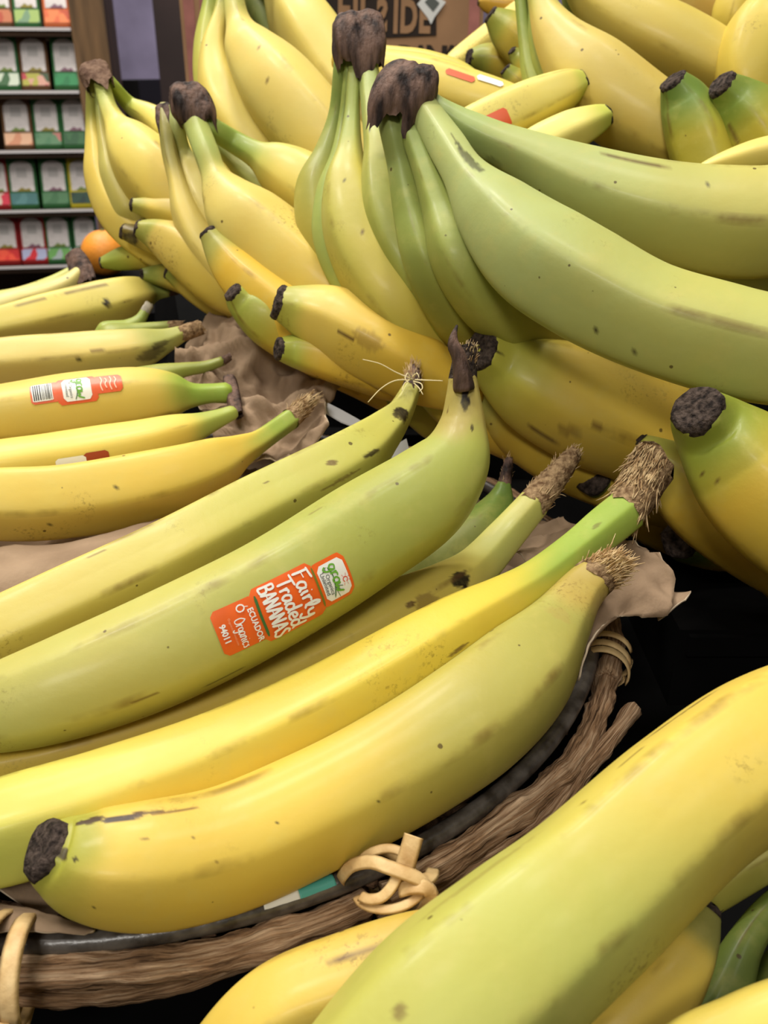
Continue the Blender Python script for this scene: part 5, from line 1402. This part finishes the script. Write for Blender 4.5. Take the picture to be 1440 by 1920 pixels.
single('clear yellow banana just showing at the front corner', [(1180, 2040, 50, .20), (1300, 1976, 66, .20), (1400, 1935, 70, .20), (1500, 1885, 60, .20), (1580, 1840, 40, .20)], group='bananas in front of the basket', body=np.array((0.92, 0.82, 0.34)), stem=None, n=60, m=35)

# ------------------------------------------------------------------ stickers
def sticker_shell(parent, origin, nm='sticker', lab=None):
    pass
px = 0.295 / F
pf = Patch(B2.obj and B2, 542, 1130, rot=-0.06)
rects = [(-43 * px, -119 * px, 41 * px, -44 * px, 8 * px), (-52 * px, -50 * px, 52 * px, 56 * px, 10 * px), (-42 * px, 50 * px, 42 * px, 119 * px, 12 * px)]
st = patch_sheet(pf, rects, 0.00035, 'sticker', M_ORANGE, B2.obj, B2.origin)
st['label'] = 'orange fair trade sticker'
w_ = lambda a: [[(p[0] * px, p[1] * px) for p in s_] for s_ in a]
patch_sheet(pf, [(-34 * px, 60 * px, 34 * px, 113 * px, 9 * px)], 0.00055, 'logo_panel', M_WHITE, st, B2.origin)
ribbon(pf, w_(brush_word('grow', -2, 93, 25, 1.15)), 3.0 * px, 0.00075, 'logo_lettering', M_GREEN, st, B2.origin)
ribbon(pf, w_([[(-26, 80), (-10, 84), (8, 82), (30, 76)], [(10, 82), (16, 96)], [(14, 82), (24, 94)], [(18, 82), (32, 86)]]), 2.2 * px, 0.0007, 'logo_grass', M_DGREEN, st, B2.origin)
sun = [[(8 + 4.5 * math.cos(a), 104 + 4.5 * math.sin(a)) for a in np.linspace(0.2, 5.8, 9)]] + [[(8 + 6.5 * math.cos(a), 104 + 6.5 * math.sin(a)), (8 + 11 * math.cos(a), 104 + 11 * math.sin(a))] for a in np.linspace(-0.5, 3.6, 6)]
ribbon(pf, w_(sun), 1.5 * px, 0.0007, 'logo_sun', M_RED, st, B2.origin)
patch_text(pf, 'by Organics', 10.5 * px, -2 * px, 74 * px, 0.0007, M_GREY, st, B2.origin, bold=0.00001)
patch_text(pf, 'Unlimited', 10.5 * px, 0 * px, 65.5 * px, 0.0007, M_GREY, st, B2.origin, bold=0.00001)
ribbon(pf, w_([[(-38, 54.5), (0, 53), (36, 54)]]), 4.2 * px, 0.00062, 'printed_stem', M_OLIVE, st, B2.origin)
ribbon(pf, w_([[(-38, -43), (0, -45), (38, -44)]]), 5.0 * px, 0.00062, 'printed_stem', M_DGREEN, st, B2.origin)
ribbon(pf, w_(brush_word('Fairly', -2, 34, 27, 1.28)), 4.0 * px, 0.0007, 'lettering', M_WHITE, st, B2.origin)
ribbon(pf, w_(brush_word('Traded', 0, 6, 25, 1.22)), 3.8 * px, 0.0007, 'lettering', M_WHITE, st, B2.origin)
ribbon(pf, w_(brush_word('BANANAS', 1, -23, 25, 0.92)), 3.8 * px, 0.0007, 'lettering', M_WHITE, st, B2.origin)
patch_text(pf, 'ECUADOR', 13 * px, 8 * px, -57 * px, 0.0007, M_WHITE, st, B2.origin, bold=0.00006)
ribbon(pf, w_(brush_word('Organics', 12, -78, 18, 0.82)), 1.7 * px, 0.0007, 'lettering', M_WHITE, st, B2.origin)
ribbon(pf, w_([[(-29 + 6 * math.cos(a), -70 + 6 * math.sin(a)) for a in np.linspace(0, 2 * math.pi, 12)], [(-29, -63), (-27, -58)]]), 2.2 * px, 0.0007, 'round_emblem', M_WHITE, st, B2.origin)
patch_text(pf, 'OrganicsUnlimited.com', 5.2 * px, 4 * px, -93 * px, 0.0007, simple('faint_print', (0.95, 0.66, 0.48), .4), st, B2.origin)
patch_text(pf, '94011', 14 * px, 2 * px, -107 * px, 0.0007, M_WHITE, st, B2.origin, bold=0.00009)

px = 0.432 / F
pf = Patch(L3, 143, 731, rot=0.0)
M_ORG2 = simple('sticker_red_orange', (0.88, 0.38, 0.20), 0.35, 0.5)
rects = [(-23 * px, -79 * px, 19 * px, -30 * px, 4 * px), (-27 * px, -34 * px, 27 * px, 36 * px, 6 * px), (-23 * px, 32 * px, 15 * px, 80 * px, 6 * px)]
st = patch_sheet(pf, rects, 0.0004, 'sticker', M_ORG2, L3.obj, o23)
patch_sheet(pf, [(-21 * px, -76 * px, 15 * px, -41 * px, 1 * px)], 0.0006, 'barcode_panel', M_WHITE, L3.obj, o23)
xs = -74
bars = []
rb = random.Random(5)
while xs < -43:
    wb = rb.choice((0.9, 1.2, 2.0)); bars.append((xs, wb)); xs += wb + rb.choice((1.0, 1.5, 2.0))
patch_sheet(pf, [(-19 * px, a * px, 13 * px, (a + b) * px, 0.01 * px) for a, b in bars], 0.0007, 'barcode', M_INK, L3.obj, o23)
patch_sheet(pf, [(-24 * px, -24 * px, 22 * px, 26 * px, 7 * px)], 0.00062, 'logo_panel', M_WHITE, L3.obj, o23)
ribbon(pf, w_(brush_word('grow', -1, 10, 20, 1.1)), 2.4 * px, 0.0008, 'logo_lettering', M_GREEN, L3.obj, o23)
ribbon(pf, w_([[(-20, -2), (-4, 1), (10, 0), (20, -4)]]), 1.6 * px, 0.00078, 'logo_grass', M_DGREEN, L3.obj, o23)
patch_text(pf, 'by Organics', 7 * px, 0, -10 * px, 0.0008, M_GREY, L3.obj, o23)
patch_text(pf, 'Unlimited', 7 * px, 0, -17 * px, 0.0008, M_GREY, L3.obj, o23)
for y_, wd in ((68, 26), (60, 30), (52, 22), (44, 30)):
    ribbon(pf, w_([[(-4 - wd / 2, y_), (-4 - wd / 6, y_ + 2), (-4 + wd / 6, y_ - 1), (-4 + wd / 2, y_ + 1)]]), 2.2 * px, 0.0008, 'lettering', simple('pale_sticker_print', (0.97, 0.80, 0.70), .4), L3.obj, o23)
# partly seen stickers
px = 0.40 / F
pf = Patch(L2, 150, 852, rot=0)
s2 = patch_sheet(pf, [(4 * px, -45 * px, 34 * px, 8 * px, 4 * px)], 0.0006, 'sticker', M_WHITE, L2.obj, o23)
s2 = patch_sheet(pf, [(1 * px, 4 * px, 34 * px, 48 * px, 4 * px)], 0.0004, 'sticker', simple('sticker_dull_red', (0.62, 0.25, 0.14), .4, .4), L2.obj, o23)
px = 0.535 / F
pf = Patch(Y1b, 866, 134, rot=0)
patch_sheet(pf, [(-15 * px, -28 * px, -3 * px, 30 * px, 4 * px)], 0.0004, 'sticker', M_ORG2, Y1b.obj, Y1b.origin)
pf = Patch(Y1b, 922, 148, rot=0)
patch_sheet(pf, [(-14 * px, -26 * px, -3 * px, 24 * px, 4 * px)], 0.0006, 'sticker', M_WHITE, Y1b.obj, Y1b.origin)
px = 0.485 / F
pf = Patch(Y2, 930, 232, rot=0)
patch_sheet(pf, [(-18 * px, -26 * px, 18 * px, 26 * px, 6 * px)], 0.0004, 'sticker', M_ORG2, Y2.obj, Y2.origin)
px = 0.60 / F
pf = Patch(T9, 1205, 8, rot=0)
patch_sheet(pf, [(-14 * px, -16 * px, 14 * px, 16 * px, 5 * px)], 0.0004, 'sticker', M_WHITE, T9.obj, T9.origin)
